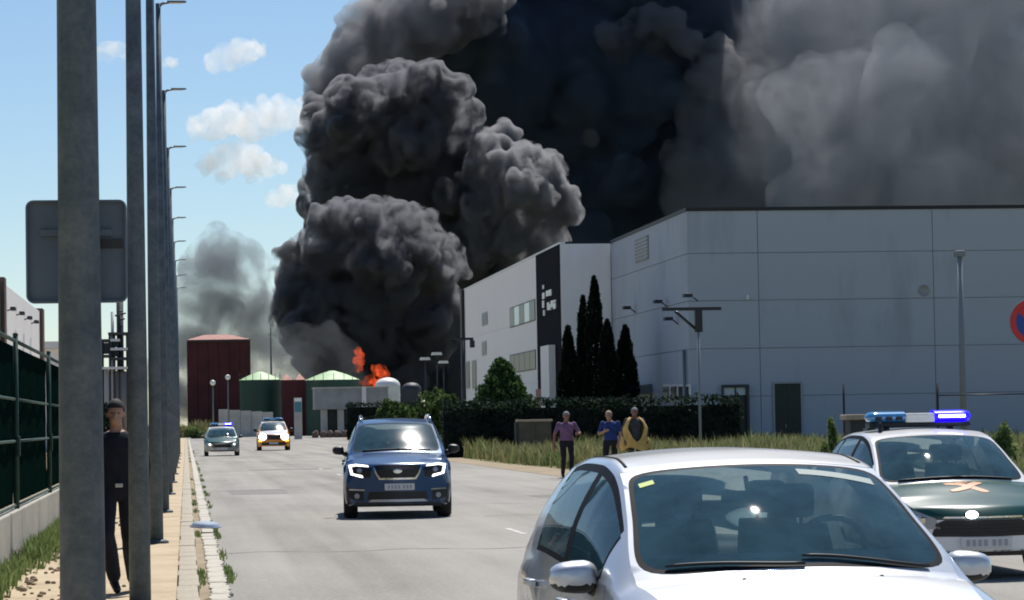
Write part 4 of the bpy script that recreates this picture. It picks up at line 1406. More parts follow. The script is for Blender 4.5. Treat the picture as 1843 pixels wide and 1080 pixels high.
grass('verge_grass', verge(0.4, 26, 36, 128), 68000, 0.35, 0.95, 'grass_green', 'tall green grass and weeds on the verge behind three people', 61)
grass('dry_grass', verge(0.2, 30, 30, 128), 72000, 0.3, 1.15, 'grass_dry', 'dry straw coloured grass stalks mixed through the verge', 62)
grass('verge_grass', verge(0.3, 30, 120, 330, 0.9), 26000, 0.4, 1.1, 'grass_green', 'rough green grass along the far verge towards the tanks', 63, width=0.05)
grass('dry_grass', lambda r_, n: np.stack([r_.uniform(-40, 45, n), r_.uniform(388, 394, n)], 1), 16000, 0.8, 2.6, 'grass_dry', 'dry scrub beyond the road junction below the red building', 64, width=0.08)


def kerb_weeds(r_, n):
    k = n // 18
    cy_ = 22 * (200 / 22) ** r_.uniform(0, 1, k)
    side = r_.choice([-0.14, 0.15, 0.43, 0.45], k)
    keep = np.array([mnoise.noise((y * 0.35, s * 20, 1)) for y, s in zip(cy_, side)]) > 0.08
    cy_, side = cy_[keep], side[keep]
    P = np.stack([np.repeat(side, 18), np.repeat(cy_, 18)], 1)
    return P + r_.normal(0, 1, P.shape) * np.array([0.022, 0.32])


grass('kerb_weeds', kerb_weeds, 9000, 0.02, 0.10, 'grass_green', 'small weeds sprouting along the kerb and gutter joints', 65, width=0.008, z=0.02)


def wall_weeds(r_, n):
    k = n // 16
    cy_ = r_.uniform(24, 48, k)
    P = np.stack([np.repeat(FX + 0.05 + np.abs(r_.normal(0, 0.12, k)), 16), np.repeat(cy_, 16)], 1)
    return P + r_.normal(0, 0.05, P.shape)


grass('wall_weeds', wall_weeds, 5000, 0.08, 0.32, 'grass_green', 'green weeds along the foot of the footing wall', 66, width=0.008, z=0.1)
# litter of dry stones and clods on the pavement by the wall
r_ = np.random.default_rng(70)
mb = MB()
for k in range(260):
    x, y = FX + 0.1 + abs(r_.normal(0, 0.45)), r_.uniform(22, 46)
    s_ = r_.uniform(0.012, 0.045)
    mb.ball((x, y, 0.1 + s_ * .4), (s_, s_ * r_.uniform(.6, 1.2), s_ * .6), n=5, k=4)
tag(mb.build('rubble', 'dry_earth'), 'dry clods and stones scattered beside the footing wall', 'rubble', kind='stuff')
# ================================================================ vehicles
from mathutils.bvhtree import BVHTree


def paint(name, c, metal=0.0, rough=0.35, coat=0.9):
    m = mat(name, c, rough=rough, metal=metal, coat=coat, spec=0.5)
    return m


paint('paint_silver', (0.62, 0.64, 0.67), metal=0.55, rough=0.38)
paint('paint_blue', (0.007, 0.050, 0.145), metal=0.3, rough=0.3)
paint('paint_white', (0.80, 0.80, 0.80))
paint('paint_green', (0.010, 0.062, 0.052), rough=0.28, coat=0.0)
paint('paint_grey', (0.25, 0.27, 0.28), metal=0.4)
paint('paint_orange', (0.75, 0.26, 0.02))
mat('trim_black', (0.012, 0.012, 0.013), rough=0.5)
mat('seal_black', (0.008, 0.009, 0.011), rough=0.6, spec=0.08)
mat('plastic_dark', (0.02, 0.02, 0.022), rough=0.65)
mat('grille_dark', (0.006, 0.006, 0.007), rough=0.4)
mat('chrome', (0.75, 0.76, 0.78), rough=0.12, metal=1.0)
mat('rubber', (0.018, 0.018, 0.019), rough=0.9)
mat('rim_silver', (0.45, 0.46, 0.48), rough=0.35, metal=0.8)
mat('plate_white', (0.62, 0.62, 0.62), rough=0.5)
mat('plate_ink', (0.36, 0.36, 0.38), rough=0.6)
mat('seat_cloth', (0.035, 0.037, 0.042), rough=0.95)
mat('dash_grey', (0.16, 0.19, 0.20), rough=0.8)
mat('visor_pale', (0.34, 0.40, 0.38), rough=0.8)
mat('sticker_yellow', (0.45, 0.55, 0.12), rough=0.6)
mat('paper_white', (0.75, 0.75, 0.72), rough=0.8)
mat('headlight_shell', (0.30, 0.32, 0.35), rough=0.15, spec=0.8, coat=1.0)
mat('headlight_lit', (0.9, 0.9, 0.9), rough=0.3, emit=(1.0, 0.98, 0.93), estr=2.0)
mat('headlight_glare', (0.9, 0.9, 0.9), rough=0.3, emit=(1.0, 0.93, 0.75), estr=14.0)
mat('indicator_lit', (0.9, 0.4, 0.05), rough=0.3, emit=(1.0, 0.38, 0.03), estr=3.0)
mat('beacon_blue', (0.05, 0.26, 0.55), rough=0.15, coat=1.0, spec=0.8)
mat('beacon_lit', (0.02, 0.02, 0.8), rough=0.3, emit=(0.008, 0.0, 1.0), estr=2.2)
mat('beacon_core', (0.9, 0.9, 1.0), rough=0.3, emit=(0.85, 0.88, 1.0), estr=7.0)
mat('emblem_orange', (0.50, 0.17, 0.035), rough=0.5)


def glass_mat(name, tint, gloss_rough=0.02, ior=1.5):
    m, nt, p = new_mat(name)
    nt.nodes.remove(p)
    out = nt.nodes.get('Material Output')
    t = nt.nodes.new('ShaderNodeBsdfTransparent')
    t.inputs['Color'].default_value = (*tint, 1)
    g = nt.nodes.new('ShaderNodeBsdfGlossy')
    g.inputs['Roughness'].default_value = gloss_rough
    fr = nt.nodes.new('ShaderNodeFresnel')
    fr.inputs['IOR'].default_value = ior
    mx = nt.nodes.new('ShaderNodeMixShader')
    nt.links.new(fr.outputs[0], mx.inputs[0])
    nt.links.new(t.outputs[0], mx.inputs[1])
    nt.links.new(g.outputs[0], mx.inputs[2])
    # blotchy blue-green film whose colour brightens the dark pane
    d = nt.nodes.new('ShaderNodeBsdfDiffuse')
    d.inputs['Color'].default_value = (0.15, 0.34, 0.44, 1)
    n = noise_node(nt, 4.0, detail=6, rough=0.7)
    r = ramp(nt, n.outputs['Fac'], [(0.3, (0.10, 0.10, 0.10)), (0.75, (0.22, 0.22, 0.22))])
    m2 = nt.nodes.new('ShaderNodeMixShader')
    nt.links.new(r.outputs[0], m2.inputs[0])
    nt.links.new(mx.outputs[0], m2.inputs[1])
    nt.links.new(d.outputs[0], m2.inputs[2])
    nt.links.new(m2.outputs[0], out.inputs['Surface'])
    return m


glass_mat('windscreen', (0.66, 0.84, 0.84))
glass_mat('windscreen_rough', (0.50, 0.62, 0.66), gloss_rough=0.13)
glass_mat('side_glass', (0.48, 0.60, 0.64))


def pchip(xs, ys):
    xs, ys = np.array(xs, float), np.array(ys, float)
    h = np.diff(xs)
    d = np.diff(ys) / h
    m = np.zeros(len(xs))
    for i in range(1, len(xs) - 1):
        if d[i - 1] * d[i] > 0:
            w1, w2 = 2 * h[i] + h[i - 1], h[i] + 2 * h[i - 1]
            m[i] = (w1 + w2) / (w1 / d[i - 1] + w2 / d[i])
    m[0], m[-1] = d[0], d[-1]

    def f(x):
        x = min(max(x, xs[0]), xs[-1])
        i = min(max(int(np.searchsorted(xs, x)) - 1, 0), len(h) - 1)
        t = (x - xs[i]) / h[i]
        return float((2 * t**3 - 3 * t**2 + 1) * ys[i] + (t**3 - 2 * t**2 + t) * h[i] * m[i] + (-2 * t**3 + 3 * t**2) * ys[i + 1] + (t**3 - t**2) * h[i] * m[i + 1])
    return f


class Car:
    """Lofted car shell. y runs from the nose (0) to the tail; x across; z up."""

    def __init__(s, spec):
        s.p = spec
        s.fn = {k: pchip(*zip(*spec[k])) for k in ('top', 'belt', 'bot', 'wmax', 'wbelt', 'wrail', 'crown', 'bow')}
        st = set(np.round(np.linspace(0, spec['L'], 70), 4))
        for y in spec['cuts']:
            st |= {y - 0.004, y + 0.004}
        for a, b in spec['exact']:
            st |= set(np.round(np.linspace(a, b, 40), 4))
        st = sorted(x for x in st if 0 <= x <= spec['L'])
        s.st = [st[0]]
        for y in st[1:]:
            if y - s.st[-1] > 0.0035:
                s.st.append(y)
        s.build_grid()

    def section(s, y):
        f = {k: fn(y) for k, fn in s.fn.items()}
        p = s.p
        zb, zt, zk = f['bot'], f['top'], f['belt']
        wm, wk, wr = f['wmax'], f['wbelt'], f['wrail']
        arch = 0.0
        for yc in p['axles']:
            d = p['arch_r']**2 - (y - yc)**2
            if d > 0:
                arch = max(arch, p['axle_z'] + math.sqrt(d))
        zs = max(zb, arch)                         # lower edge of the flank, lifted over the wheels
        pts = []
        hgt = zk - zs
        low = [(wm * 0.90, zs), (wm * 0.975, zs + min(0.05, hgt * .1)), (wm * 0.992, zs + hgt * .22), (wm, zs + hgt * .45), (wm * 0.995, zs + hgt * .66), ((wm * .35 + wk * .65), zs + hgt * .86), (wk, zk)]
        pts += low                                                   # 0..6
        zr = zt - f['crown']                                         # rail height
        dz = zr - zk
        for u in (0.06, 0.18, 0.30, 0.42, 0.54, 0.66, 0.78, 0.88):  # side glass, slightly curved
            bulge = 0.035 * math.sin(math.pi * u) * max(0, min(1, dz / 0.4))
            pts.append((wk + (wr - wk) * u + bulge, zk + dz * u))
        # 7..14
        pts.append((wr + (wk - wr) * 0.05, zr - dz * 0.045))        # 15
        pts.append((wr - 0.01, zr + 0.004))                          # 16 rail
        n = 28
        for k in range(1, n + 1):
            x = (wr - 0.01) * (1 - k / n)
            pts.append((x, zr + 0.004 + (zt - zr - 0.004) * (1 - (x / (wr - 0.01))**2)))
        # 17..30
        out = []
        nose = p['nose']
        for x, z in pts:
            yy = y
            if y < nose[0]:                                          # plan curve of the nose
                yy += nose[1] * (x / f['wmax'])**2 * (1 - y / nose[0]) ** 0.6
            tail = p['L'] - y
            if tail < 0.4:
                yy -= 0.22 * (x / f['wmax'])**2 * (1 - tail / 0.4)
            yy += f['bow'] * ((min(1, x / max(wr, .01)))**2 - 1) if z > zk - 0.02 else f['bow'] * 0.0
            out.append((x, yy, z))
        return out

    def surf(s, y, t, lift=0.0):
        f = {k: fn(y) for k, fn in s.fn.items()}
        w = f['wrail'] - 0.01
        zr = f['top'] - f['crown'] + 0.004
        x = t * w
        return (x, y + f['bow'] * (min(1, abs(x) / f['wrail'])**2 - 1), zr + (f['top'] - zr) * (1 - t * t) + lift)

    def build_grid(s):
        s.G = [s.section(y) for y in s.st]
        s.n = len(s.G[0])

    def collect(s, test):
        """MB per part name; test(side, ymid, j) gives (part, material)."""
        parts = {}
        for i in range(len(s.st) - 1):
            ym = (s.st[i] + s.st[i + 1]) / 2
            for j in range(s.n - 1):
                for sd in (1, -1):
                    q = [s.G[i][j], s.G[i + 1][j], s.G[i + 1][j + 1], s.G[i][j + 1]]
                    part, m = test(sd, ym, j, q)
                    if part is None:
                        continue
                    vs = [(sd * x, y, z) for x, y, z in q]
                    parts.setdefault(part, []).append((vs if sd < 0 else vs[::-1], m))
        # nose and tail caps
        nc = 12
        for i, rev in ((0, False), (len(s.st) - 1, True)):
            sec = s.G[i]
            y0 = s.st[i]
            k_ = s.p['nose'][1] if not rev else -0.22
            wm = s.fn['wmax'](y0)
            for j in range(s.n - 1):
                for sd in (1, -1):
                    for c in range(nc):
                        vs = []
                        for pt, u in ((sec[j], 1 - c / nc), (sec[j + 1], 1 - c / nc), (sec[j + 1], 1 - (c + 1) / nc), (sec[j], 1 - (c + 1) / nc)):
                            x = pt[0] * u
                            vs.append((sd * x, pt[1] - k_ * (pt[0] / wm)**2 + k_ * (x / wm)**2, pt[2]))
                        hi_ = s.p.get('cap_z', 9)
                        parts.setdefault('body', []).append((vs, 2 if (not rev and sum(v_[2] for v_ in vs) / 4 > hi_) else 0))
        return parts


def weld_mesh(name, faces, mats, dist=0.0008):
    bm = bmesh.new()
    for vs, m in faces:
        try:
            f = bm.faces.new([bm.verts.new(v) for v in vs])
            f.material_index = m
            f.smooth = True
        except ValueError:
            pass
    bmesh.ops.remove_doubles(bm, verts=bm.verts[:], dist=dist)
    bmesh.ops.dissolve_degenerate(bm, edges=bm.edges[:], dist=0.0002)
    bmesh.ops.recalc_face_normals(bm, faces=bm.faces[:])
    me = bpy.data.meshes.new(name)
    bm.to_mesh(me)
    bm.free()
    for m in mats:
        me.materials.append(MATS[m])
    return me


def rr_test(u, v, r_u, r_v):
    """signed position inside a rounded rectangle on [0,1]^2 (True inside)."""
    du = max(r_u - u, u - (1 - r_u), 0) / r_u
    dv = max(r_v - v, v - (1 - r_v), 0) / r_v
    return 0 <= u <= 1 and 0 <= v <= 1 and du * du + dv * dv <= 1


def make_shell(root, spec, body_mats, part_paint=None):
    """Body, bonnet, doors, glass from a lofted shell. body_mats: list of material names, index 0 the paint, 1 black seal, 2 bonnet, 3 door, 4 roof."""
    car = Car(spec)
    ws0, ws1 = spec['ws']              # windscreen stations (cowl, header)
    rw0, rw1 = spec['rw']              # rear window
    doors = spec['doors']              # [(y0, y1), ...]
    wins = spec['wins']                # side windows [(y0, y1), ...]
    cuts = spec['cuts']

    def test(sd, y, j, q):
        gap = any(abs(y - c) < 0.0045 for c in cuts)
        # windscreen
        if ws0 < y < ws1 and j >= 16:
            return None, 0
        if rw0 < y < rw1 and j >= 16:
            u = (y - rw0) / (rw1 - rw0)
            vv = 0.5 * (j - 15.5) / 28.0
            if rr_test((u - 0.06) / 0.9, (vv - 0.06) / 0.88, 0.2, 0.1):
                return 'rear_window', 0
            return 'body', 4
        # side windows
        if 6 <= j <= 15:
            zk, zr = q[0][2], q[2][2]
            for k, (a, b) in enumerate(wins):
                if a - 0.03 < y < b + 0.03 and 7 <= j <= 13 and (car.fn['top'](y) - car.fn['belt'](y)) > 0.16:
                    u = (y - a) / (b - a)
                    v = (j - 7 + 0.5) / 7
                    if rr_test(u, v, 0.10, 0.12):
                        return f'window{k}{sd}', 0
                    return 'body', 1
            if wins[0][0] < y < wins[-1][1] and 6 <= j <= 14 and (car.fn['top'](y) - car.fn['belt'](y)) > 0.12:
                return 'body', 1
        if j <= 5:
            for k, (a, b) in enumerate(doors):
                if a < y < b and j >= 1:
                    return f'door{k}{sd}', (1 if gap else 3)
        if gap and 0 <= j < 6:
            return 'body', 1
        if spec.get('cap_z') and y < 1.15 and sum(v_[2] for v_ in q) / 4 > spec['cap_z'] and j < 16:
            return 'body', 2
        if spec['bonnet'][0] < y < spec['bonnet'][1] and j >= 16:
            return 'bonnet', 2
        if y > ws1 - 0.02 and j >= 15:
            return 'body', 4
        return 'body', 0

    P = car.collect(test)
    objs = {}

    def curve(y0, y1, m_y, m_t, pw, n=120):
        out = []
        yc, hy = (y0 + y1) / 2, (y1 - y0) / 2 - m_y
        for k in range(n):
            a = 2 * math.pi * k / n
            c_, s_ = math.cos(a), math.sin(a)
            r_ = (abs(c_) ** pw + abs(s_) ** pw) ** (-1 / pw) if pw < 50 else 1 / max(abs(c_), abs(s_))
            out.append((yc + hy * s_ * r_, (1 - m_t) * c_ * r_))
        return out
    cs = [curve(ws0 - 0.002, ws1 + 0.002, 0, -0.001, 99), curve(ws0, ws1, 0.012, 0.03, 9), curve(ws0, ws1, 0.04, 0.062, 9)]
    S = lambda yt, lift=0.0: car.surf(yt[0], yt[1], lift)
    for (A, B, dst, mi_) in ((cs[0], cs[1], 'body', 0), (cs[1], cs[2], 'body', 1)):
        for k in range(len(A)):
            k2 = (k + 1) % len(A)
            P[dst].append(([S(A[k]), S(A[k2]), S(B[k2]), S(B[k])], mi_ if mi_ else (4 if A[k][0] > (ws0 + ws1) / 2 else 0)))
    ring = cs[2]
    yc = (ws0 + ws1) / 2
    gl = []
    nr = 14
    for q in range(nr):
        f0, f1 = 1 - q / nr, 1 - (q + 1) / nr
        for k in range(len(ring)):
            k2 = (k + 1) % len(ring)
            g = lambda c, f_: S((yc + (c[0] - yc) * f_, c[1] * f_))
            gl.append(([g(ring[k], f0), g(ring[k2], f0), g(ring[k2], f1), g(ring[k], f1)] if q < nr - 1 else [g(ring[k], f0), g(ring[k2], f0), g(ring[k], f1)], 0))
    P['windscreen'] = gl
    for k, fs in P.items():
        if k.startswith('window'):
            nm, mats_ = 'window', ['side_glass']
        elif k == 'windscreen':
            nm, mats_ = 'windscreen', [spec.get('glass', 'windscreen')]
        elif k == 'rear_window':
            nm, mats_ = 'rear_window', ['side_glass']
        elif k.startswith('door'):
            nm, mats_ = 'door', body_mats
        else:
            nm, mats_ = k, body_mats
        objs[k] = link(nm, weld_mesh(nm, fs, mats_), root)
    for k in list(objs):
        if k.startswith('door'):
            a, b = doors[int(k[4])]
            sd = int(k[5:])
            zk = car.fn['belt']((a + b) / 2)
            w_ = car.fn['wmax'](b - 0.15)
            MB().bbox((min(sd * (w_ - 0.01), sd * (w_ + 0.03)), b - 0.25, zk - 0.17), (max(sd * (w_ - 0.01), sd * (w_ + 0.03)), b - 0.08, zk - 0.13), 0.01).build('handle', body_mats[3], objs[k])
    # projection helpers
    allv, allf = [], []
    for k in ('body', 'bonnet', 'windscreen'):
        me = objs[k].data
        o = len(allv)
        allv += [v.co.copy() for v in me.vertices]
        allf += [[i + o for i in p.vertices] for p in me.polygons]
    tree = BVHTree.FromPolygons(allv, allf)

    def front(x, z, default=None):
        h = tree.ray_cast(Vector((x, -2, z)), Vector((0, 1, 0)))
        return h[0].y if h[0] is not None else (default if default is not None else 0.3)

    def top(x, y):
        h = tree.ray_cast(Vector((x, y, 4)), Vector((0, 0, -1)))
        return h[0].z if h[0] is not None else 1.0
    return car, objs, front, top


def patch(poly, f, lift, thick=0.02, step=0.03, mode='front'):
    """Solid plate whose outline POLY lies on the shell, following its curve."""
    bm = bmesh.new()
    vs = [bm.verts.new((a, b, 0)) for a, b in poly]
    bm.faces.new(vs)
    es = bm.edges[:]
    L = max(max(p[0] for p in poly) - min(p[0] for p in poly), max(p[1] for p in poly) - min(p[1] for p in poly))
    bmesh.ops.triangulate(bm, faces=bm.faces[:])
    for _ in range(4):
        lo = [e for e in bm.edges if e.calc_length() > step]
        if not lo:
            break
        bmesh.ops.subdivide_edges(bm, edges=lo, cuts=1)
        bmesh.ops.triangulate(bm, faces=[f_ for f_ in bm.faces if len(f_.verts) > 3])
    bm.verts.index_update()
    bnd = [e for e in bm.edges if e.is_boundary]
    V, n = [], len(bm.verts)
    for v in bm.verts:
        a, b = v.co.x, v.co.y
        if mode == 'front':
            V.append((a, f(a, b) - lift, b))
        else:
            V.append((a, b, f(a, b) + lift))
    for v in bm.verts:
        a, b = v.co.x, v.co.y
        V.append((a, V[v.index][1] + thick, b) if mode == 'front' else (a, b, V[v.index][2] - thick))
    F_ = [[v.index for v in f_.verts] for f_ in bm.faces] + [[v.index + n for v in reversed(f_.verts)] for f_ in bm.faces]
    F_ += [[e.verts[0].index, e.verts[1].index, e.verts[1].index + n, e.verts[0].index + n] for e in bnd]
    bm.free()
    mb = MB()
    mb.add(V, F_, False)
    return mb


def mir(poly, sd):
    return poly if sd > 0 else [(-a, b) for a, b in reversed(poly)]


def wheel(root, x, y, r, w):
    sd = 1 if x > 0 else -1
    wh_ = empty('wheel', (x, y, r))
    wh_.parent = root
    pr = [(r * .62, -w / 2), (r * .9, -w / 2), (r * .97, -w * .42), (r, -w * .25), (r, w * .25), (r * .97, w * .42), (r * .9, w / 2), (r * .62, w / 2), (r * .60, 0), (r * .62, -w / 2)]
    MB().lathe(pr, n=36, axis='x').build('tyre', 'rubber', wh_, fix=True)
    mb = MB()
    mb.lathe([(0, sd * w * .28), (r * .12, sd * w * .3), (r * .14, sd * w * .22), (r * .6, sd * w * .15), (r * .63, sd * w * .42)], n=36, axis='x')
    for k in range(5):
        a = 2 * math.pi * k / 5
        mb.tube([(sd * w * .27, r * .1 * math.cos(a), r * .1 * math.sin(a)), (sd * w * .3, r * .6 * math.cos(a), r * .6 * math.sin(a))], [r * .09, r * .07], n=6)
    mb.build('rim', 'rim_silver', wh_, fix=True)
    return wh_


def mirror(root, sd, x, y, z, w, h, cap, arm_mat='trim_black', base=None):
    """Door mirror: rounded housing, painted cap above, dark arm."""
    m = empty('door_mirror', (sd * x, y, z))
    m.parent = root
    P = []
    for i in range(13):
        t = math.pi * i / 12
        ring = []
        rr = math.sin(t) ** 0.55
        for k in range(20):
            a = 2 * math.pi * k / 20
            ca, sa = math.cos(a), math.sin(a)
            ca = math.copysign(abs(ca) ** .7, ca)
            sa = math.copysign(abs(sa) ** .7, sa)
            xx = (ca * w / 2 * rr) * 1.0
            zz = sa * h / 2 * rr * (1 - 0.12 * (xx * sd) / (w / 2))
            yy = -0.085 * math.cos(t) * (1 if t < math.pi / 2 else 0.6)
            ring.append((xx, yy, zz))
        ring.append(ring[0])
        P.append(ring)
    mb = MB()
    mb.grid(P)
    h_ = mb.build('housing', [cap, arm_mat], m, fix=True)
    for p_ in h_.data.polygons:
        p_.material_index = 1 if (p_.center.z < -h * .22 or p_.center.y > 0.045) else 0
    bx = base if base is not None else x - w * .9
    MB().tube([(-sd * w * .35, 0.0, -h * .3), (-sd * (x - bx), 0.03, -h * .42)], [0.035, 0.05], n=10).build('arm', arm_mat, m)
    return m


def interior(root, L0, seat_y, zf, w, dash=(1.0, 1.25, 0.88), visors=True, wheel_side=1):
    ins = empty('interior', (0, 0, 0))
    ins.parent = root
    MB().box((-w, dash[0] + 0.1, 0.25), (w, L0, 0.32)).build('floor', 'plastic_dark', ins)
    d0, d1, dz = dash
    P = [[(x, d0 + (d1 - d0) * u + 0.10 * (x / w) ** 2, 0.45 + (dz - 0.45) * min(1, 0.86 + 0.22 * math.sin(math.pi * (0.25 + u * .6))) - (0.35 * max(0, u - .8) * 2)) for u in np.linspace(0, 1, 10)] for x in np.linspace(-w, w, 15)]
    MB().grid(P).build('dashboard', 'dash_grey', ins)
    for yy, sx_list in ((seat_y, (-0.36, 0.36)), (seat_y + 0.85, (-0.45, 0.0, 0.45))):
        for sx in sx_list:
            s_ = empty('seat', (sx, yy, 0))
            s_.parent = ins
            hw = 0.23 if len(sx_list) == 2 else 0.2
            mb = MB().bbox((-hw, -0.28, 0.35), (hw, 0.2, 0.52), 0.05)
            P = []
            for u in np.linspace(0, 1, 9):
                z = 0.5 + 0.58 * u
                yb = 0.16 + 0.16 * u
                wd = hw * (1 - 0.22 * u ** 2)
                P.append([(-wd, yb, z), (-wd * .8, yb - 0.07, z), (0, yb - 0.05, z), (wd * .8, yb - 0.07, z), (wd, yb, z), (wd * .8, yb + 0.07, z), (-wd * .8, yb + 0.07, z), (-wd, yb, z)])
            mb.grid(P)
            mb.bbox((-hw * .5, 0.28, 1.11), (hw * .5, 0.40, 1.28), 0.04)
            mb.tube([(-0.05, 0.34, 1.06), (-0.05, 0.34, 1.13)], 0.01, n=6).tube([(0.05, 0.34, 1.06), (0.05, 0.34, 1.13)], 0.01, n=6)
            mb.build('seat_back', 'seat_cloth', s_)
    sw = MB()
    cx_, cy_, cz_ = wheel_side * 0.36, d1 + 0.12, dz - 0.02
    ring = [(cx_ + 0.18 * math.cos(a), cy_ + 0.06 * math.sin(a) * -1 + 0.0, cz_ + 0.17 * math.sin(a)) for a in np.linspace(0, 2 * math.pi, 25)]
    sw.tube(ring, 0.016, n=8, cap=False)
    sw.tube([(cx_ - 0.17, cy_, cz_), (cx_ + 0.17, cy_, cz_)], 0.02, n=6)
    sw.tube([(cx_, cy_, cz_), (cx_, cy_ - 0.25, cz_ - 0.12)], 0.03, n=6)
    sw.build('steering_wheel', 'trim_black', ins)
    return ins


def plate(root, x, z, f, w=0.50, h=0.11):
    y = f(x, z) - 0.03
    p_ = MB().bbox((x - w / 2, y, z - h / 2), (x + w / 2, y + 0.02, z + h / 2), 0.006).build('number_plate', 'plate_white', root)
    # blurred, unreadable marks
    a = x - w * .40
    for k in range(7):
        ww = w * .07
        MB().box((a, y - 0.004, z - h * .28), (a + ww, y - 0.001, z + h * .28)).build('blurred_mark', 'plate_ink', p_)
        a += w * .115 + (w * .05 if k == 3 else 0)
    return p_


def wipers(root, top_y, front_f, span, wz, ny=0.0):
    for (xa, xb, lift) in ((-0.55, 0.05, 0.0), (0.05, 0.62, 0.0)):
        pass


# ---------------------------------------------------------------- silver hatchback in the foreground
SILVER = dict(
    L=4.15,
    top=[(0, 0.60), (0.05, 0.66), (0.20, 0.71), (0.55, 0.80), (1.0, 0.895), (1.10, 0.905), (1.18, 0.945), (1.45, 1.095), (1.75, 1.245), (1.98, 1.335), (2.10, 1.372), (2.45, 1.415), (2.9, 1.42), (3.35, 1.385), (3.55, 1.34), (3.80, 1.15), (4.0, 0.96), (4.10, 0.90), (4.15, 0.84)],
    belt=[(0, 0.56), (0.10, 0.62), (0.4, 0.70), (1.0, 0.805), (1.3, 0.85), (2.2, 0.89), (3.2, 0.93), (3.8, 0.93), (4.15, 0.80)],
    bot=[(0, 0.28), (0.15, 0.20), (0.6, 0.19), (3.6, 0.19), (4.0, 0.24), (4.15, 0.34)],
    wmax=[(0, 0.70), (0.08, 0.76), (0.3, 0.825), (0.8, 0.865), (1.6, 0.87), (3.2, 0.87), (3.8, 0.84), (4.15, 0.72)],
    wbelt=[(0, 0.66), (0.10, 0.72), (0.3, 0.78), (0.8, 0.815), (1.2, 0.825), (2.2, 0.835), (3.2, 0.82), (3.8, 0.78), (4.15, 0.66)],
    wrail=[(0, 0.60), (0.2, 0.66), (0.8, 0.72), (1.05, 0.745), (1.2, 0.745), (1.6, 0.685), (2.0, 0.63), (2.4, 0.61), (3.2, 0.59), (3.6, 0.60), (4.0, 0.64), (4.15, 0.58)],
    crown=[(0, 0.02), (0.3, 0.03), (1.0, 0.045), (1.15, 0.05), (1.6, 0.05), (2.0, 0.045), (2.4, 0.045), (3.2, 0.05), (3.6, 0.05), (4.15, 0.03)],
    bow=[(0, 0.0), (0.3, 0.0), (1.1, 0.16), (1.5, 0.18), (1.98, 0.14), (2.2, 0.06), (2.6, 0.0), (4.15, 0.0)],
    nose=(0.5, 0.28), axles=(0.82, 3.40), axle_z=0.31, arch_r=0.36,
    ws=(1.14, 2.03), rw=(3.52, 4.02), bonnet=(0.16, 1.14), doors=[(1.36, 2.36), (2.36, 3.28)],
    wins=[(1.52, 2.30), (2.40, 3.22)], cuts=(1.36, 2.36, 3.28), exact=[(1.06, 2.12), (3.5, 4.05)])


for k_ in ('top', 'belt'):
    SILVER[k_] = [(y, z + 0.045 * min(1, max(0, (z - 0.6) / 0.7))) for y, z in SILVER[k_]]


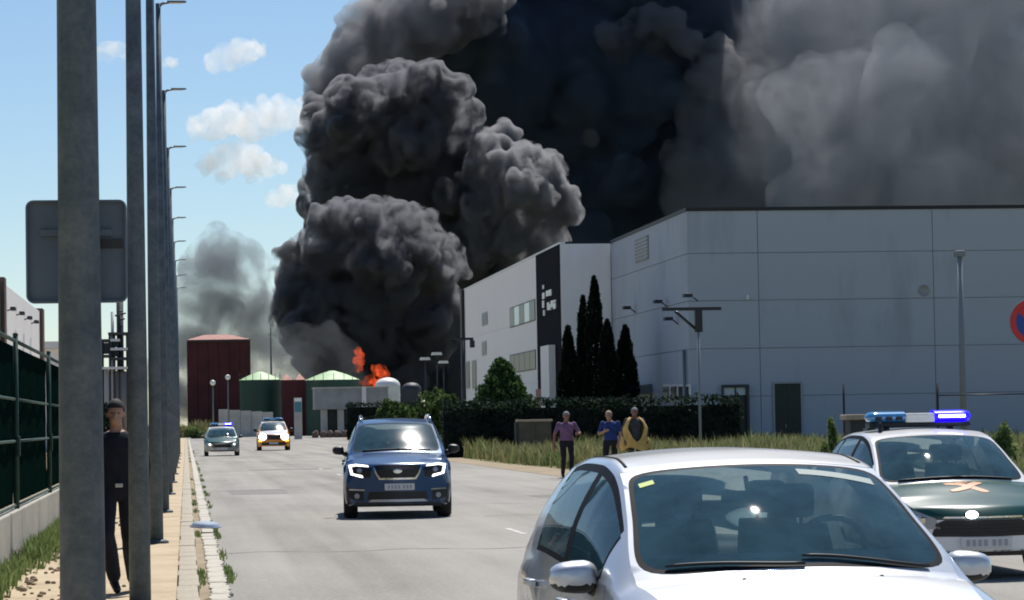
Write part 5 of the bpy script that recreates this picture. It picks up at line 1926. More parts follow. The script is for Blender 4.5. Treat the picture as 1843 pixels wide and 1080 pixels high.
def silver_car():
    p = at(1449, 1030, 12.5)                    # foot of the windscreen
    rz = rad(2.6)
    root = empty('parked_car', (p.x + 1.0 * math.sin(rz), p.y - 1.0 * math.cos(rz), 0))
    tag(root, 'silver hatchback cropped by the frame, closest car with empty windscreen', 'car')
    car, ob, fr, tp = make_shell(root, SILVER, ['paint_silver', 'seal_black', 'paint_silver', 'paint_silver', 'paint_silver'])
    interior(root, 3.6, 2.25, 0.3, 0.68, dash=(1.20, 1.78, 0.985))
    for sx in (-1, 1):
        for yy in (0.82, 3.40):
            wheel(root, sx * 0.76, yy, 0.31, 0.20)
        mirror(root, sx, 0.935, 1.58, 0.90, 0.225, 0.15, 'paint_silver', base=0.80)
        # roof ditch strip
        pts = [(sx * (car.fn['wrail'](y) - 0.05), y, tp(sx * (car.fn['wrail'](y) - 0.05), y) - 0.004) for y in np.linspace(2.10, 3.45, 18)]
        MB().tube(pts, 0.010, n=6).build('roof_strip', 'seal_black', root)
        hl = mir([(0.42, 0.50), (0.74, 0.56), (0.77, 0.68), (0.62, 0.69), (0.45, 0.60)], sx)
        patch(hl, lambda a, b: fr(a, b, 0.35), 0.004).build('headlight', 'headlight_shell', root)
    patch([(-0.36, 0.46), (0.36, 0.46), (0.32, 0.54), (-0.32, 0.54)], lambda a, b: fr(a, b, 0.1), 0.005).build('grille', 'grille_dark', root)
    plate(root, 0, 0.38, fr)
    # wiper arms resting at the foot of the windscreen
    for xa, xb, up_ in ((0.60, 0.0, 0.05), (0.0, -0.60, 0.04)):
        pts = []
        for u in np.linspace(0, 1, 14):
            x = xa + (xb - xa) * u
            y = 1.155 + 0.16 * ((x / 0.745)**2 - 1) + up_ * math.sin(math.pi * u * .5) ** 2
            pts.append((x, y, tp(x, y) + 0.014))
        MB().tube(pts, [0.008] * 13 + [0.005], n=6).build('wiper', 'trim_black', root)
    # rear-view mirror, sun visor, sticker on the windscreen
    MB().bbox((-0.13, 2.0, 1.205), (0.11, 2.04, 1.265), 0.015).tube([(0, 2.02, 1.26), (0, 2.06, 1.33)], 0.012, n=6).build('rear_view_mirror', 'trim_black', root)
    MB().grid([[(0.18 + 0.37 * u, 1.745 + 0.07 * v + 0.02 * u, tp(0.18 + 0.37 * u, 1.745 + 0.07 * v + 0.02 * u) + 0.003) for v in (0, .5, 1)] for u in np.linspace(0, 1, 8)]).build('sun_strip', 'visor_pale', root)
    for (xs, ys_, w_, h_, m_) in ((-0.57, 1.80, 0.07, 0.045, 'sticker_yellow'),):
        MB().grid([[(xs + w_ * u, ys_ + h_ * v, tp(xs + w_ * u, ys_ + h_ * v) + 0.003) for v in (0, 1)] for u in (0, 1)]).build('sticker', m_, root)
    MB().bbox((0.12, 1.5, 0.862), (0.26, 1.56, 0.872), 0.002).build('paper', 'paper_white', root)
    # washer jets on the bonnet
    for x in (-0.3, 0.32):
        MB().ball((x, 0.90, tp(x, 0.90) + 0.001), (0.010, 0.012, 0.005), n=8, k=6).build('washer_jet', 'trim_black', root)
    root.rotation_euler = (0, 0, rz)
    return root


silver = silver_car()


# ---------------------------------------------------------------- blue estate car coming towards us
SUV = dict(
    L=4.6,
    top=[(0, 0.82), (0.03, 0.88), (0.10, 0.925), (0.4, 0.99), (1.0, 1.085), (1.12, 1.105), (1.2, 1.145), (1.5, 1.325), (1.85, 1.515), (2.0, 1.59), (2.15, 1.635), (2.6, 1.69), (3.4, 1.69), (4.1, 1.63), (4.3, 1.5), (4.5, 1.2), (4.58, 1.0), (4.6, 0.92)],
    belt=[(0, 0.78), (0.1, 0.86), (0.5, 0.93), (1.2, 1.02), (2.2, 1.06), (4.2, 1.12), (4.6, 0.86)],
    bot=[(0, 0.25), (0.2, 0.21), (0.8, 0.23), (3.8, 0.24), (4.4, 0.3), (4.6, 0.45)],
    wmax=[(0, 0.80), (0.08, 0.86), (0.3, 0.905), (1, 0.915), (3.8, 0.915), (4.6, 0.8)],
    wbelt=[(0, 0.74), (0.08, 0.80), (0.3, 0.85), (1, 0.86), (2, 0.865), (4.2, 0.84), (4.6, 0.74)],
    wrail=[(0, 0.66), (0.2, 0.73), (0.8, 0.775), (1.15, 0.79), (1.3, 0.775), (1.7, 0.715), (2.05, 0.665), (2.6, 0.65), (4, 0.63), (4.6, 0.62)],
    crown=[(0, 0.03), (1.0, 0.04), (2.0, 0.045), (4.6, 0.03)],
    bow=[(0, 0.0), (0.3, 0.0), (1.12, 0.14), (1.6, 0.15), (2.05, 0.11), (2.3, 0.04), (2.7, 0.0), (4.6, 0.0)],
    glass='windscreen_rough', nose=(0.6, 0.30), axles=(0.86, 3.52), axle_z=0.35, arch_r=0.41,
    ws=(1.16, 2.08), rw=(4.14, 4.50), bonnet=(0.14, 1.16), doors=[(1.42, 2.5), (2.5, 3.45)],
    wins=[(1.56, 2.45), (2.55, 3.4), (3.5, 4.05)], cuts=(1.42, 2.5, 3.45), exact=[(1.06, 2.16), (4.1, 4.55)])


def blue_suv(root):
    car, ob, fr, tp = make_shell(root, SUV, ['paint_blue', 'seal_black', 'paint_blue', 'paint_blue', 'paint_blue'])
    interior(root, 4.0, 2.35, 0.3, 0.72, dash=(1.35, 1.8, 1.04))
    f = lambda a, b: fr(a, b, 0.25)
    for sx in (-1, 1):
        for yy in (0.86, 3.52):
            wheel(root, sx * 0.795, yy, 0.35, 0.24)
        mirror(root, sx, 1.00, 1.62, 1.145, 0.20, 0.15, 'trim_black', base=0.86)
        hl = patch(mir([(0.46, 0.70), (0.62, 0.68), (0.80, 0.74), (0.835, 0.90), (0.70, 0.935), (0.50, 0.90), (0.44, 0.84)], sx), f, 0.006).build('headlight', 'grille_dark', root)
        strip = MB()
        for pl_ in ([(0.48, 0.872), (0.70, 0.892), (0.70, 0.924), (0.50, 0.90)], [(0.70, 0.892), (0.775, 0.875), (0.825, 0.905), (0.70, 0.924)],
                    [(0.745, 0.755), (0.79, 0.745), (0.825, 0.905), (0.775, 0.875)], [(0.575, 0.70), (0.60, 0.692), (0.79, 0.745), (0.745, 0.765), (0.60, 0.735)]):
            q = patch(mir(pl_, sx), f, 0.016)
            strip.add(q.v, q.f, False)
        strip.build('lit_strip', 'headlight_lit', hl)
        c_ = [(0.64 + 0.045 * math.cos(a), 0.815 + 0.04 * math.sin(a)) for a in np.linspace(0, 2 * math.pi, 13)[:-1]]
        patch(mir(c_, sx), f, 0.014).build('projector', 'headlight_shell', hl)
        fg = patch(mir([(0.58, 0.30), (0.80, 0.34), (0.83, 0.47), (0.58, 0.46)], sx), f, 0.005).build('fog_lamp_recess', 'grille_dark', root)
        patch(mir([(0.56, 0.475), (0.82, 0.485), (0.82, 0.505), (0.56, 0.495)], sx), f, 0.02).build('chrome_bar', 'chrome', fg)
        c_ = [(0.685 + 0.045 * math.cos(a), 0.385 + 0.045 * math.sin(a)) for a in np.linspace(0, 2 * math.pi, 13)[:-1]]
        patch(mir(c_, sx), f, 0.014).build('fog_lamp', 'headlight_shell', fg)
        pts = [(sx * (car.fn['wrail'](y) - 0.05), y, car.fn['top'](y) + 0.01 + 0.035 * math.sin(math.pi * min(1, max(0, (y - 2.15) / 1.8))) ** .4) for y in np.linspace(2.15, 3.95, 20)]
        MB().tube(pts, 0.024, n=8).build('roof_rail', 'chrome', root)
        patch(mir([(0.80, 0.24), (0.86, 0.24), (0.87, 0.55), (0.84, 0.56)], sx), f, 0.004).build('corner_trim', 'trim_black', root)
    g = patch([(-0.30, 0.68), (0.30, 0.68), (0.36, 0.76), (0.40, 0.89), (0.30, 0.905), (-0.30, 0.905), (-0.40, 0.89), (-0.36, 0.76)], f, 0.006).build('grille', 'grille_dark', root)
    patch([(-0.31, 0.655), (0.31, 0.655), (0.37, 0.75), (0.41, 0.86), (0.385, 0.86), (0.345, 0.76), (0.29, 0.685), (-0.29, 0.685), (-0.345, 0.76), (-0.385, 0.86), (-0.41, 0.86), (-0.37, 0.75)], f, 0.02).build('grille_surround', 'chrome', g)
    patch([(-0.36, 0.79), (0.36, 0.79), (0.365, 0.81), (-0.365, 0.81)], f, 0.022).build('grille_bar', 'grille_dark', g)
    c_ = [(0.075 * math.cos(a), 0.80 + 0.04 * math.sin(a)) for a in np.linspace(0, 2 * math.pi, 17)[:-1]]
    patch(c_, f, 0.03).build('badge', 'chrome', g)
    patch([(-0.52, 0.33), (0.52, 0.33), (0.48, 0.455), (-0.48, 0.455)], f, 0.005).build('lower_intake', 'grille_dark', root)
    patch([(-0.50, 0.285), (0.50, 0.285), (0.44, 0.325), (-0.44, 0.325)], f, 0.02).build('skid_plate', 'rim_silver', root)
    patch([(-0.80, 0.20), (0.80, 0.20), (0.80, 0.278), (-0.80, 0.278)], f, 0.004).build('bumper_lip', 'trim_black', root)
    plate(root, 0.03, 0.535, f)
    for xa, xb in ((0.58, 0.0), (0.0, -0.58)):
        pts = [(x, 1.20 + 0.14 * ((x / 0.79)**2 - 1), 0) for x in np.linspace(xa, xb, 8)]
        MB().tube([(x, y, tp(x, y) + 0.012) for x, y, _ in pts], 0.010, n=5).build('wiper', 'trim_black', root)
    MB().bbox((-0.12, 1.98, 1.44), (0.12, 2.02, 1.50), 0.015).build('rear_view_mirror', 'trim_black', root)
    return root


p = on_ground(721, 934)
suv = empty('blue_car', (p.x - 0.03, p.y + 0.1, 0), rad(-3.4))
tag(suv, 'dark blue estate car with headlights lit driving up the lane', 'car')
blue_suv(suv)


def light_bar(root, y, z, w=1.14, h=0.17, lit=True, depth=0.28):
    """Roof beacon bar: dark base, two blue domes, clear middle, a lit lamp."""
    lb = empty('light_bar', (0, y, z))
    lb.parent = root
    MB().bbox((-w / 2 + 0.03, -depth * .4, 0), (w / 2 - 0.03, depth * .4, 0.045), 0.015).build('base', 'trim_black', lb)
    for sx in (-1, 1):
        MB().bbox((sx * w * .30 - 0.03, -0.05, -0.05), (sx * w * .30 + 0.03, 0.05, 0.0), 0.01).build('foot', 'trim_black', lb)
        P = []
        for u in np.linspace(0, 1, 14):
            x = sx * (w * .14 + (w * .36) * u)
            k = (1 - max(0, (u - .78) / .22) ** 2) ** .5 if u > .78 else 1.0
            P.append([(x, depth / 2 * k * math.cos(a), 0.047 + (h - 0.047) / 2 * (1 + k * math.sin(a))) for a in np.linspace(0, 2 * math.pi, 17)])
        on = lit and sx > 0
        d = MB().grid(P).build('dome', 'beacon_lit' if on else 'beacon_blue', lb, fix=True)
        if on:
            MB().bbox((sx * w * .17 if sx > 0 else -w * .46, -depth / 2 - 0.012, h * .56), (sx * w * .42 if sx > 0 else -w * .17, -depth / 2 + 0.01, h * .72), 0.01).build('lamp', 'beacon_core', d)
        else:
            for k in range(3):
                x = sx * (w * .2 + 0.11 * k)
                MB().bbox((x - 0.035, -depth / 2 - 0.008, h * .42), (x + 0.035, -depth / 2 + 0.02, h * .66), 0.008).build('lamp', 'window_dark', d)
    MB().bbox((-w * .138, -depth * .45, 0.047), (w * .138, depth * .45, h * .85), 0.02).build('middle', 'lamp_glass' if lit else 'beacon_blue', lb)
    return lb


POL = {k: (list(v_) if isinstance(v_, list) else v_) for k, v_ in SILVER.items()}
POL['top'] = [(y, z + 0.03 * max(0, 1 - y / 1.4)) for y, z in SILVER['top']]
POL['wrail'] = [(y, w_ * 1.02) for y, w_ in SILVER['wrail']]
POL['cap_z'] = 0.585
POL['bonnet'] = (0.0, 1.14)
POL['wins'] = [(1.52, 2.30), (2.40, 3.10), (3.16, 3.50)]


def police(root, mats_, lit, front_detail=True):
    car, ob, fr, tp = make_shell(root, POL, mats_)
    interior(root, 3.6, 2.25, 0.3, 0.68, dash=(1.30, 1.72, 0.88))
    f = lambda a, b: fr(a, b, 0.25)
    for sx in (-1, 1):
        for yy in (0.82, 3.40):
            wheel(root, sx * 0.76, yy, 0.31, 0.20)
        mirror(root, sx, 0.96, 1.56, 0.95, 0.20, 0.14, 'paint_white' if front_detail else 'trim_black', base=0.82)
        hl = patch(mir([(0.42, 0.50), (0.60, 0.50), (0.76, 0.56), (0.80, 0.68), (0.66, 0.69), (0.46, 0.60)], sx), f, 0.006).build('headlight', 'headlight_shell', root)
        c_ = [(0.60 + 0.055 * math.cos(a), 0.58 + 0.05 * math.sin(a)) for a in np.linspace(0, 2 * math.pi, 13)[:-1]]
        patch(mir(c_, sx), f, 0.012).build('bulb', 'headlight_lit' if (not front_detail or sx > 0) else 'chrome', hl)
    g = patch([(-0.50, 0.425), (0.50, 0.425), (0.46, 0.55), (0.38, 0.585), (-0.38, 0.585), (-0.46, 0.55)], f, 0.006).build('grille', 'grille_dark', root)
    for z in (0.455, 0.49, 0.525):
        patch([(-0.46, z), (0.46, z), (0.46, z + 0.008), (-0.46, z + 0.008)], f, 0.02).build('grille_bar', 'trim_black', g)
    patch([(-0.40, 0.60), (0.40, 0.60), (0.38, 0.618), (-0.38, 0.618)], f, 0.012).build('chrome_strip', 'chrome', root)
    plate(root, 0, 0.365, f)
    patch([(-0.62, 0.225), (0.62, 0.225), (0.58, 0.29), (-0.58, 0.29)], f, 0.006).build('lower_intake', 'grille_dark', root)
    for xa, xb in ((0.58, 0.0), (0.0, -0.58)):
        pts = [(x, 1.165 + 0.16 * ((x / 0.76)**2 - 1), 0) for x in np.linspace(xa, xb, 8)]
        MB().tube([(x, y, tp(x, y) + 0.012) for x, y, _ in pts], 0.010, n=5).build('wiper', 'trim_black', root)
    light_bar(root, 2.55, car.fn['top'](2.55) + 0.012, lit=lit)
    if front_detail:
        # crossed orange emblem on the bonnet
        em = empty('emblem', (0, 0, 0))
        em.parent = root
        y0 = 0.62
        t_ = lambda a, b: tp(a, b)
        patch([(-0.20, y0 + .20), (-0.14, y0 + .24), (-0.02, y0 + .20), (0.05, y0 + .12), (0.20, y0 - .06), (0.17, y0 - .10), (0.12, y0 - .09), (0.0, y0 + .05), (-0.08, y0 + .12), (-0.18, y0 + .15)], t_, 0.004, 0.004, mode='top').build('emblem_blade', 'emblem_orange', em)
        patch([(0.20, y0 + .20), (0.13, y0 + .24), (0.06, y0 + .17), (-0.04, y0 + .06), (-0.19, y0 - .03), (-0.17, y0 - .07), (-0.10, y0 - .06), (0.02, y0 + .0), (0.11, y0 + .10), (0.18, y0 + .16)], t_, 0.007, 0.004, mode='top').build('emblem_fasces', 'emblem_orange', em)
        patch([(-0.06, y0 + .22), (0.06, y0 + .22), (0.07, y0 + .29), (0.03, y0 + .27), (0, y0 + .31), (-0.03, y0 + .27), (-0.07, y0 + .29)], t_, 0.004, 0.004, mode='top').build('emblem_crown', 'emblem_orange', em)
        st_ = MB().bbox((-0.20, f(-0.12, 0.63) - 0.035, 0.605), (-0.08, f(-0.12, 0.63) + 0.02, 0.66), 0.012).build('strobe_lamp', 'trim_black', root)
        MB().ball((-0.14, f(-0.14, 0.63) - 0.04, 0.636), (0.062, 0.02, 0.038), n=14, k=8).build('lamp', 'beacon_core', st_)
        MB().lathe([(0.0, 0.10), (0.02, 0.09), (0.024, 0.0)], n=10, c=(-0.46, 2.3, car.fn['top'](2.3) - 0.02)).build('aerial_base', 'trim_black', root)
    return root


p = at(1724, 862, 28.2)
rz = rad(-0.5)
pol = empty('police_car', (p.x + 0.98 * math.sin(rz), p.y - 0.98 * math.cos(rz), 0), rz)
tag(pol, 'white police car with green bonnet, orange emblem and lit blue roof bar', 'police car')
police(pol, ['paint_white', 'seal_black', 'paint_green', 'paint_white', 'paint_white'], True)

p = on_ground(400, 821)
far = empty('police_car', (p.x, p.y, 0), 0.0)
tag(far, 'small distant grey police car with white roof in the left lane', 'police car')
police(far, ['paint_grey', 'seal_black', 'paint_green', 'paint_grey', 'paint_white'], True, front_detail=False)
far.scale = (1.06, 1.06, 1.06)


def orange_truck(root):
    car, ob, fr, tp = make_shell(root, SUV, ['paint_orange', 'seal_black', 'paint_white', 'paint_orange', 'paint_white'])
    interior(root, 4.0, 2.35, 0.3, 0.72, dash=(1.35, 1.8, 1.04))
    f = lambda a, b: fr(a, b, 0.25)
    for sx in (-1, 1):
        for yy in (0.86, 3.52):
            wheel(root, sx * 0.795, yy, 0.36, 0.26)
        mirror(root, sx, 1.02, 1.62, 1.18, 0.20, 0.2, 'trim_black', base=0.86)
        hl = patch(mir([(0.40, 0.62), (0.78, 0.64), (0.84, 0.94), (0.44, 0.93)], sx), f, 0.006).build('headlight', 'headlight_shell', root)
        c_ = [(0.62 + 0.20 * math.cos(a), 0.79 + 0.19 * math.sin(a)) for a in np.linspace(0, 2 * math.pi, 21)[:-1]]
        patch(mir(c_, sx), f, 0.02).build('bulb', 'headlight_glare', hl)
        patch(mir([(0.66, 0.50), (0.84, 0.52), (0.85, 0.61), (0.66, 0.60)], sx), f, 0.008).build('indicator', 'indicator_lit', root)
    patch([(-0.36, 0.62), (0.36, 0.62), (0.38, 0.90), (-0.38, 0.90)], f, 0.006).build('grille', 'grille_dark', root)
    patch([(-0.70, 0.30), (0.70, 0.30), (0.66, 0.48), (-0.66, 0.48)], f, 0.006).build('bumper', 'trim_black', root)
    plate(root, 0, 0.42, f)
    light_bar(root, 2.5, SUV['top'][11][1] + 0.02, lit=False)


p = on_ground(493, 811)
orr = empty('rescue_truck', (p.x, p.y, 0), rad(-1.0))
tag(orr, 'orange and white rescue vehicle with glaring headlights far down the road', 'truck')
orange_truck(orr)
orr.scale = (1.1, 1.1, 1.08)
# ================================================================ people
mat('skin', (0.36, 0.20, 0.14), rough=0.6)
mat('skin_dark', (0.24, 0.11, 0.08), rough=0.6)
mat('hair_grey', (0.22, 0.22, 0.23), rough=0.9)
mat('hair_dark', (0.02, 0.018, 0.016), rough=0.8)
mat('hair_fair', (0.40, 0.30, 0.20), rough=0.9)
mat('cloth_purple', (0.17, 0.09, 0.17), rough=0.95, var=0.2, scale=9)
mat('cloth_blue', (0.016, 0.04, 0.17), rough=0.95, var=0.2, scale=9)
mat('cloth_navy', (0.008, 0.009, 0.017), rough=0.95, var=0.3, scale=9)
mat('cloth_black', (0.012, 0.012, 0.016), rough=0.95, var=0.3, scale=9)
mat('cloth_charcoal', (0.06, 0.06, 0.065), rough=0.95, var=0.2, scale=9)
mat('cloth_yellow', (0.64, 0.41, 0.12), rough=0.8, var=0.2, scale=5)
mat('shoe_black', (0.01, 0.01, 0.011), rough=0.5)
mat('belt_metal', (0.4, 0.4, 0.4), rough=0.4, metal=0.7)
mat('phone_black', (0.02, 0.02, 0.02), rough=0.2)


def person(loc, label, pose, mats_, height=1.76, rz=0.0, voxel=0.0105, girth=1.1):
    """mats_: shirt, trousers, skin, shoes, hair. pose gives joints; figure faces -y."""
    root = empty('person', loc, rz)
    tag(root, label, 'person')
    J = dict(pelvis=(0, 0, 0.96), chest=(0, -0.005, 1.30), neck=(0, 0.01, 1.47), head=(0, -0.025, 1.62),
             shL=(0.185, 0.01, 1.42), elL=(0.25, 0.03, 1.13), haL=(0.27, -0.03, 0.88), shR=(-0.185, 0.01, 1.42), elR=(-0.25, 0.03, 1.13), haR=(-0.27, -0.03, 0.88),
             hiL=(0.09, 0, 0.93), knL=(0.10, -0.01, 0.50), anL=(0.11, 0.02, 0.09), hiR=(-0.09, 0, 0.93), knR=(-0.10, -0.01, 0.50), anR=(-0.11, 0.02, 0.09))
    J.update(pose)
    J = {k: Vector(q) for k, q in J.items() if k[:3] != 'toe' and not isinstance(q, (bool, float))}
    mb = MB()
    prims = []

    def cap(a, b, ra, rb, lab):
        mb.tube([a, b], [ra, rb], n=10)
        mb.ball(a, ra, n=10, k=6)
        mb.ball(b, rb, n=10, k=6)
        prims.append((a, b, ra, rb, lab))

    SH, TR, SK, BO = 0, 1, 2, 3
    # torso: rings along the spine
    P = []
    sp = [(0.90, 0.10, 0.085), (0.94, 0.165, 0.118), (1.02, 0.165, 0.12), (1.10, 0.155, 0.115), (1.20, 0.165, 0.12), (1.32, 0.185, 0.125), (1.40, 0.185, 0.11), (1.445, 0.14, 0.085), (1.475, 0.06, 0.06)]
    for z, rx, ry in sp:
        u = (z - 0.96) / 0.34
        c = J['pelvis'].lerp(J['chest'], u) if u <= 1 else J['chest'].lerp(J['neck'], (z - 1.30) / 0.17)
        P.append([(c.x + rx * math.cos(a), c.y + ry * math.sin(a), c.z if z > 0.96 else c.z - (0.96 - z)) for a in np.linspace(0, 2 * math.pi, 19)])
    mb.grid(P)
    mb.f.append(tuple(range(len(mb.v) - 19 * len(P), len(mb.v) - 19 * len(P) + 18))); mb.m.append(0); mb.s.append(True)
    mb.f.append(tuple(range(len(mb.v) - 19, len(mb.v) - 1))); mb.m.append(0); mb.s.append(True)
    prims.append((J['pelvis'], J['chest'], 0.13, 0.14, SH))
    prims.append((J['chest'], Vector((J['neck'].x, J['neck'].y, J['neck'].z - 0.05)), 0.14, 0.07, SH))
    prims.append((J['pelvis'] + Vector((0, 0, -0.06)), J['pelvis'] + Vector((0, 0, -0.03)), 0.15, 0.15, TR))
    h = J['head']
    cap(J['neck'] + Vector((0, 0, -0.03)), h + Vector((0, 0.02, -0.06)), 0.058, 0.055, SK)
    mb.ball(h + Vector((0, 0.01, 0.03)), (0.076, 0.095, 0.10), n=16, k=12)
    mb.ball(h + Vector((0, -0.02, -0.05)), (0.058, 0.07, 0.07), n=14, k=10)
    mb.ball(h + Vector((0, -0.095, -0.01)), (0.013, 0.022, 0.024), n=8, k=6)
    mb.ball(h + Vector((0.078, 0.02, 0.0)), (0.012, 0.02, 0.03), n=8, k=6)
    mb.ball(h + Vector((-0.078, 0.02, 0.0)), (0.012, 0.02, 0.03), n=8, k=6)
    prims.append((h, h + Vector((0, 0, 0.04)), 0.09, 0.09, SK))
    for S in 'LR':
        sd = 1 if S == 'L' else -1
        sh, el, ha = J['sh' + S], J['el' + S], J['ha' + S]
        mid = sh.lerp(el, 0.72)
        cap(sh, mid, 0.062, 0.052, SH)
        cap(mid, el, 0.047, 0.042, SH if pose.get('long_sleeves') else SK)
        fw_ = (ha - el).normalized()
        cap(el, ha, 0.042, 0.03, SH if pose.get('long_sleeves') else SK)
        # palm, four fingers and a thumb
        pal = ha + fw_ * 0.085
        cap(ha, pal, 0.028, 0.036, SK)
        side = fw_.cross(Vector((0, 1, 0.15))).normalized()
        nrm = side.cross(fw_).normalized()
        for q, (o_, ln) in enumerate(((-0.027, 0.068), (-0.009, 0.08), (0.009, 0.075), (0.027, 0.058))):
            b0 = pal + side * o_
            k1 = b0 + fw_ * ln * .55 + nrm * 0.012
            cap(b0, k1, 0.0105, 0.010, SK)
            cap(k1, k1 + fw_ * ln * .4 + nrm * 0.028, 0.010, 0.0085, SK)
        t0 = ha.lerp(pal, 0.35) - side * 0.03 * sd
        t1 = t0 + (fw_ * 0.04 - side * sd * 0.03)
        cap(t0, t1, 0.013, 0.011, SK)
        cap(t1, t1 + fw_ * 0.032 + nrm * 0.01, 0.011, 0.009, SK)
        hi, kn, an = J['hi' + S], J['kn' + S], J['an' + S]
        tw = pose.get('baggy', 1.0)
        cap(hi, kn, 0.092 * (1 + (tw - 1) * .3), 0.064 * tw, TR)
        cap(kn, kn.lerp(an, 0.3), 0.062 * tw, 0.066 * tw, TR)
        cap(kn.lerp(an, 0.3), an, 0.066 * tw, 0.052 * tw, TR)
        toe = pose.get('toe' + S, (0.02 * sd, -0.17, -0.045))
        cap(an + Vector((0, 0.02, -0.045)), an + Vector(toe), 0.045, 0.036, BO)
    raw = mb.build('raw', ['skin'])
    me = baked(raw, 'body', [('REMESH', dict(mode='VOXEL', voxel_size=voxel, use_smooth_shade=True)), ('SMOOTH', dict(factor=0.5, iterations=3))])
    n = len(me.polygons)
    C = np.empty(n * 3, np.float32)
    me.polygons.foreach_get('center', C)
    C = C.reshape(-1, 3)
    best, lab = np.full(n, 1e9), np.zeros(n, int)
    for a, b, ra, rb, L_ in prims:
        a, b = np.array(a), np.array(b)
        ab = b - a
        t = np.clip(((C - a) @ ab) / max(ab @ ab, 1e-9), 0, 1)
        d = np.linalg.norm(C - (a + t[:, None] * ab), axis=1) - (ra + (rb - ra) * t)
        w = d < best
        best[w], lab[w] = d[w], L_
    belt = J['pelvis'].z + 0.02
    # shirt hem: flank below the belt is trousers
    lab[(lab == SH) & (C[:, 2] < belt - (0.06 if pose.get('untucked') else 0)) & (np.abs(C[:, 0] - J['pelvis'].x) < 0.18)] = TR
    lab[(lab == TR) & (C[:, 2] > belt)] = SH
    lab[(lab == SK) & (C[:, 2] < 1.455 + J['neck'].z - 1.47) & (np.abs(C[:, 0] - J['neck'].x) < 0.15) & (C[:, 2] > 1.36) & (C[:, 1] > -0.1) & (best > -0.02) & (np.linalg.norm(C[:, :2] - np.array(J['neck'][:2]), axis=1) > 0.075)] = SH
    # creased cloth
    N = np.empty(len(me.vertices) * 3, np.float32)
    me.vertices.foreach_get('normal', N)
    V = np.empty(len(me.vertices) * 3, np.float32)
    me.vertices.foreach_get('co', V)
    V, N = V.reshape(-1, 3), N.reshape(-1, 3)
    off = np.array([mnoise.noise((x * 14, y * 14, z * 7)) for x, y, z in V]) * 0.006
    off[V[:, 2] > 1.44] = 0
    V = V + N * off[:, None]
    me.vertices.foreach_set('co', V.astype(np.float32).ravel())
    me.materials.clear()
    for m in mats_[:4]:
        me.materials.append(MATS[m])
    me.polygons.foreach_set('material_index', lab.astype(np.int32))
    me.polygons.foreach_set('use_smooth', np.ones(n, bool))
    me.update()
    link('body', me, root)
    # hair and eyes
    P = []
    for t in np.linspace(0, 1, 8):
        th = t * 1.75
        ring = []
        for k in range(25):
            a = 2 * math.pi * k / 24
            lim = 0.78 if math.sin(a) < -0.35 else 1.0
            tt = th * lim
            ring.append((h.x + 0.084 * math.sin(tt) * math.cos(a), h.y + 0.014 + 0.104 * math.sin(tt) * math.sin(a), h.z + 0.034 + 0.108 * math.cos(tt)))
        P.append(ring)
    MB().grid(P).build('hair', mats_[4], root, fix=True)
    for sx in (-1, 1):
        MB().ball((h.x + sx * 0.03, h.y - 0.074, h.z + 0.008), 0.0085, n=8, k=6).build('eye', 'hair_dark', root)
    s_ = height / 1.75
    root.scale = (s_ * girth, s_ * girth, s_)
    return root


# officer walking on the pavement between the lamp posts
c = at(213, 1065, 26.0)
OFFICER = person((c.x, c.y, 0.1), 'person in dark navy uniform walking between the lamp posts', dict(
    head=(-0.005, -0.04, 1.62), shL=(0.20, 0.0, 1.42), shR=(-0.20, 0.0, 1.42), elL=(0.27, 0.05, 1.14), haL=(0.26, -0.08, 0.92), elR=(-0.245, 0.06, 1.13), haR=(-0.25, -0.02, 0.88),
    knR=(-0.10, -0.22, 0.54), anR=(-0.035, -0.10, 0.16), toeR=(0.03, -0.09, -0.12), knL=(0.11, 0.05, 0.50), anL=(0.13, 0.28, 0.13), baggy=1.22, long_sleeves=True),
    ['cloth_navy', 'cloth_navy', 'skin', 'shoe_black', 'hair_dark'], 1.77, girth=1.0)
bk = MB().bbox((-0.035, -0.03, -0.018), (0.035, 0.0, 0.018), 0.006).build('belt_buckle', 'belt_metal', OFFICER, (0.02, -0.125, 0.975))
c = on_ground(1021, 860)
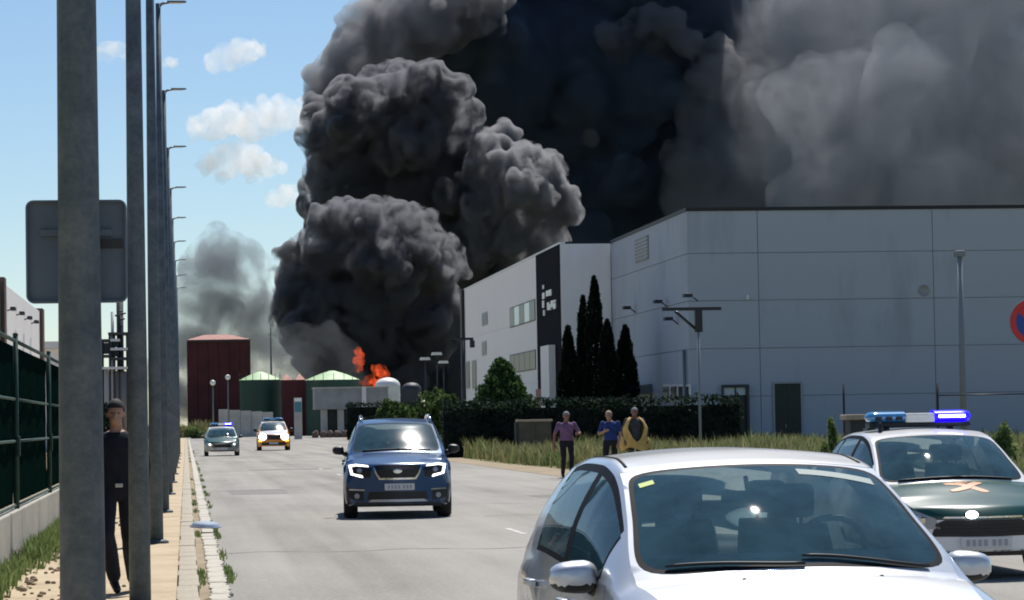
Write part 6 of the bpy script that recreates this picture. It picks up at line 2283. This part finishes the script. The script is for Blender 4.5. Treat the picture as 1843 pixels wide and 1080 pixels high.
person((c.x, c.y, 0.006), 'grey haired person in purple shirt with dark trousers on the roadside', dict(
    elR=(-0.29, 0.03, 1.14), haR=(-0.31, -0.02, 0.90), elL=(0.33, 0.02, 1.17), haL=(0.25, -0.17, 1.16), knL=(0.09, -0.13, 0.52), anL=(0.08, -0.14, 0.10), knR=(-0.07, 0.06, 0.50), anR=(-0.05, 0.26, 0.13), toeR=(-0.02, -0.13, -0.10), untucked=True),
    ['cloth_purple', 'cloth_navy', 'skin_dark', 'shoe_black', 'hair_grey'], 1.82, rz=rad(4))
c = at(1100, 858, 77.0)
pr = person((c.x, c.y, 0.03), 'person in blue t-shirt and black trousers holding up one hand', dict(
    head=(-0.03, -0.035, 1.615), elR=(-0.27, -0.02, 1.14), haR=(-0.12, -0.24, 1.20), elL=(0.24, 0.03, 1.14), haL=(0.20, -0.04, 0.90), pelvis=(0.02, 0, 0.95), knR=(-0.12, -0.08, 0.5), anR=(-0.14, -0.02, 0.09), untucked=True),
    ['cloth_blue', 'cloth_black', 'skin', 'shoe_black', 'hair_fair'], 1.80, rz=rad(-14))
c = at(1144, 856, 80.0)
pr = person((c.x, c.y, 0.03), 'person in open yellow coat over a charcoal shirt', dict(
    elR=(-0.30, 0.02, 1.14), haR=(-0.27, -0.10, 0.90), elL=(0.30, 0.02, 1.14), haL=(0.27, -0.10, 0.90), long_sleeves=True),
    ['cloth_charcoal', 'cloth_charcoal', 'skin_dark', 'shoe_black', 'hair_grey'], 1.88, rz=rad(3))
P = []
for z in np.linspace(0.66, 1.50, 26):
    u = (z - 0.66) / 0.84
    rx = 0.375 - 0.135 * u ** 1.2 - 0.125 * max(0, (u - 0.86) / 0.14) ** 1.5 + 0.02 * math.sin(z * 17)
    ry = 0.20 - 0.03 * u - 0.08 * max(0, (u - 0.8) / 0.2) ** 1.4
    a0 = 0.0 if z < 0.86 else 0.62 * math.sin(math.pi * min(1, (z - 0.86) / 0.86)) ** 0.9
    ring = []
    for k in range(61):
        a = -math.pi / 2 + a0 + (2 * math.pi - 2 * a0) * k / 60
        fold = 1 + (0.05 * math.sin(a * 7 + 1) + 0.03 * math.sin(a * 13 + z * 5)) * (1 - 0.7 * u)
        ring.append((rx * math.copysign(abs(math.cos(a)) ** .8, math.cos(a)) * fold, ry * math.sin(a) * fold, z - 0.05 * (1 - u) * math.sin(a * 4)))
    P.append(ring)
MB().grid(P).build('yellow_coat', 'cloth_yellow', pr)
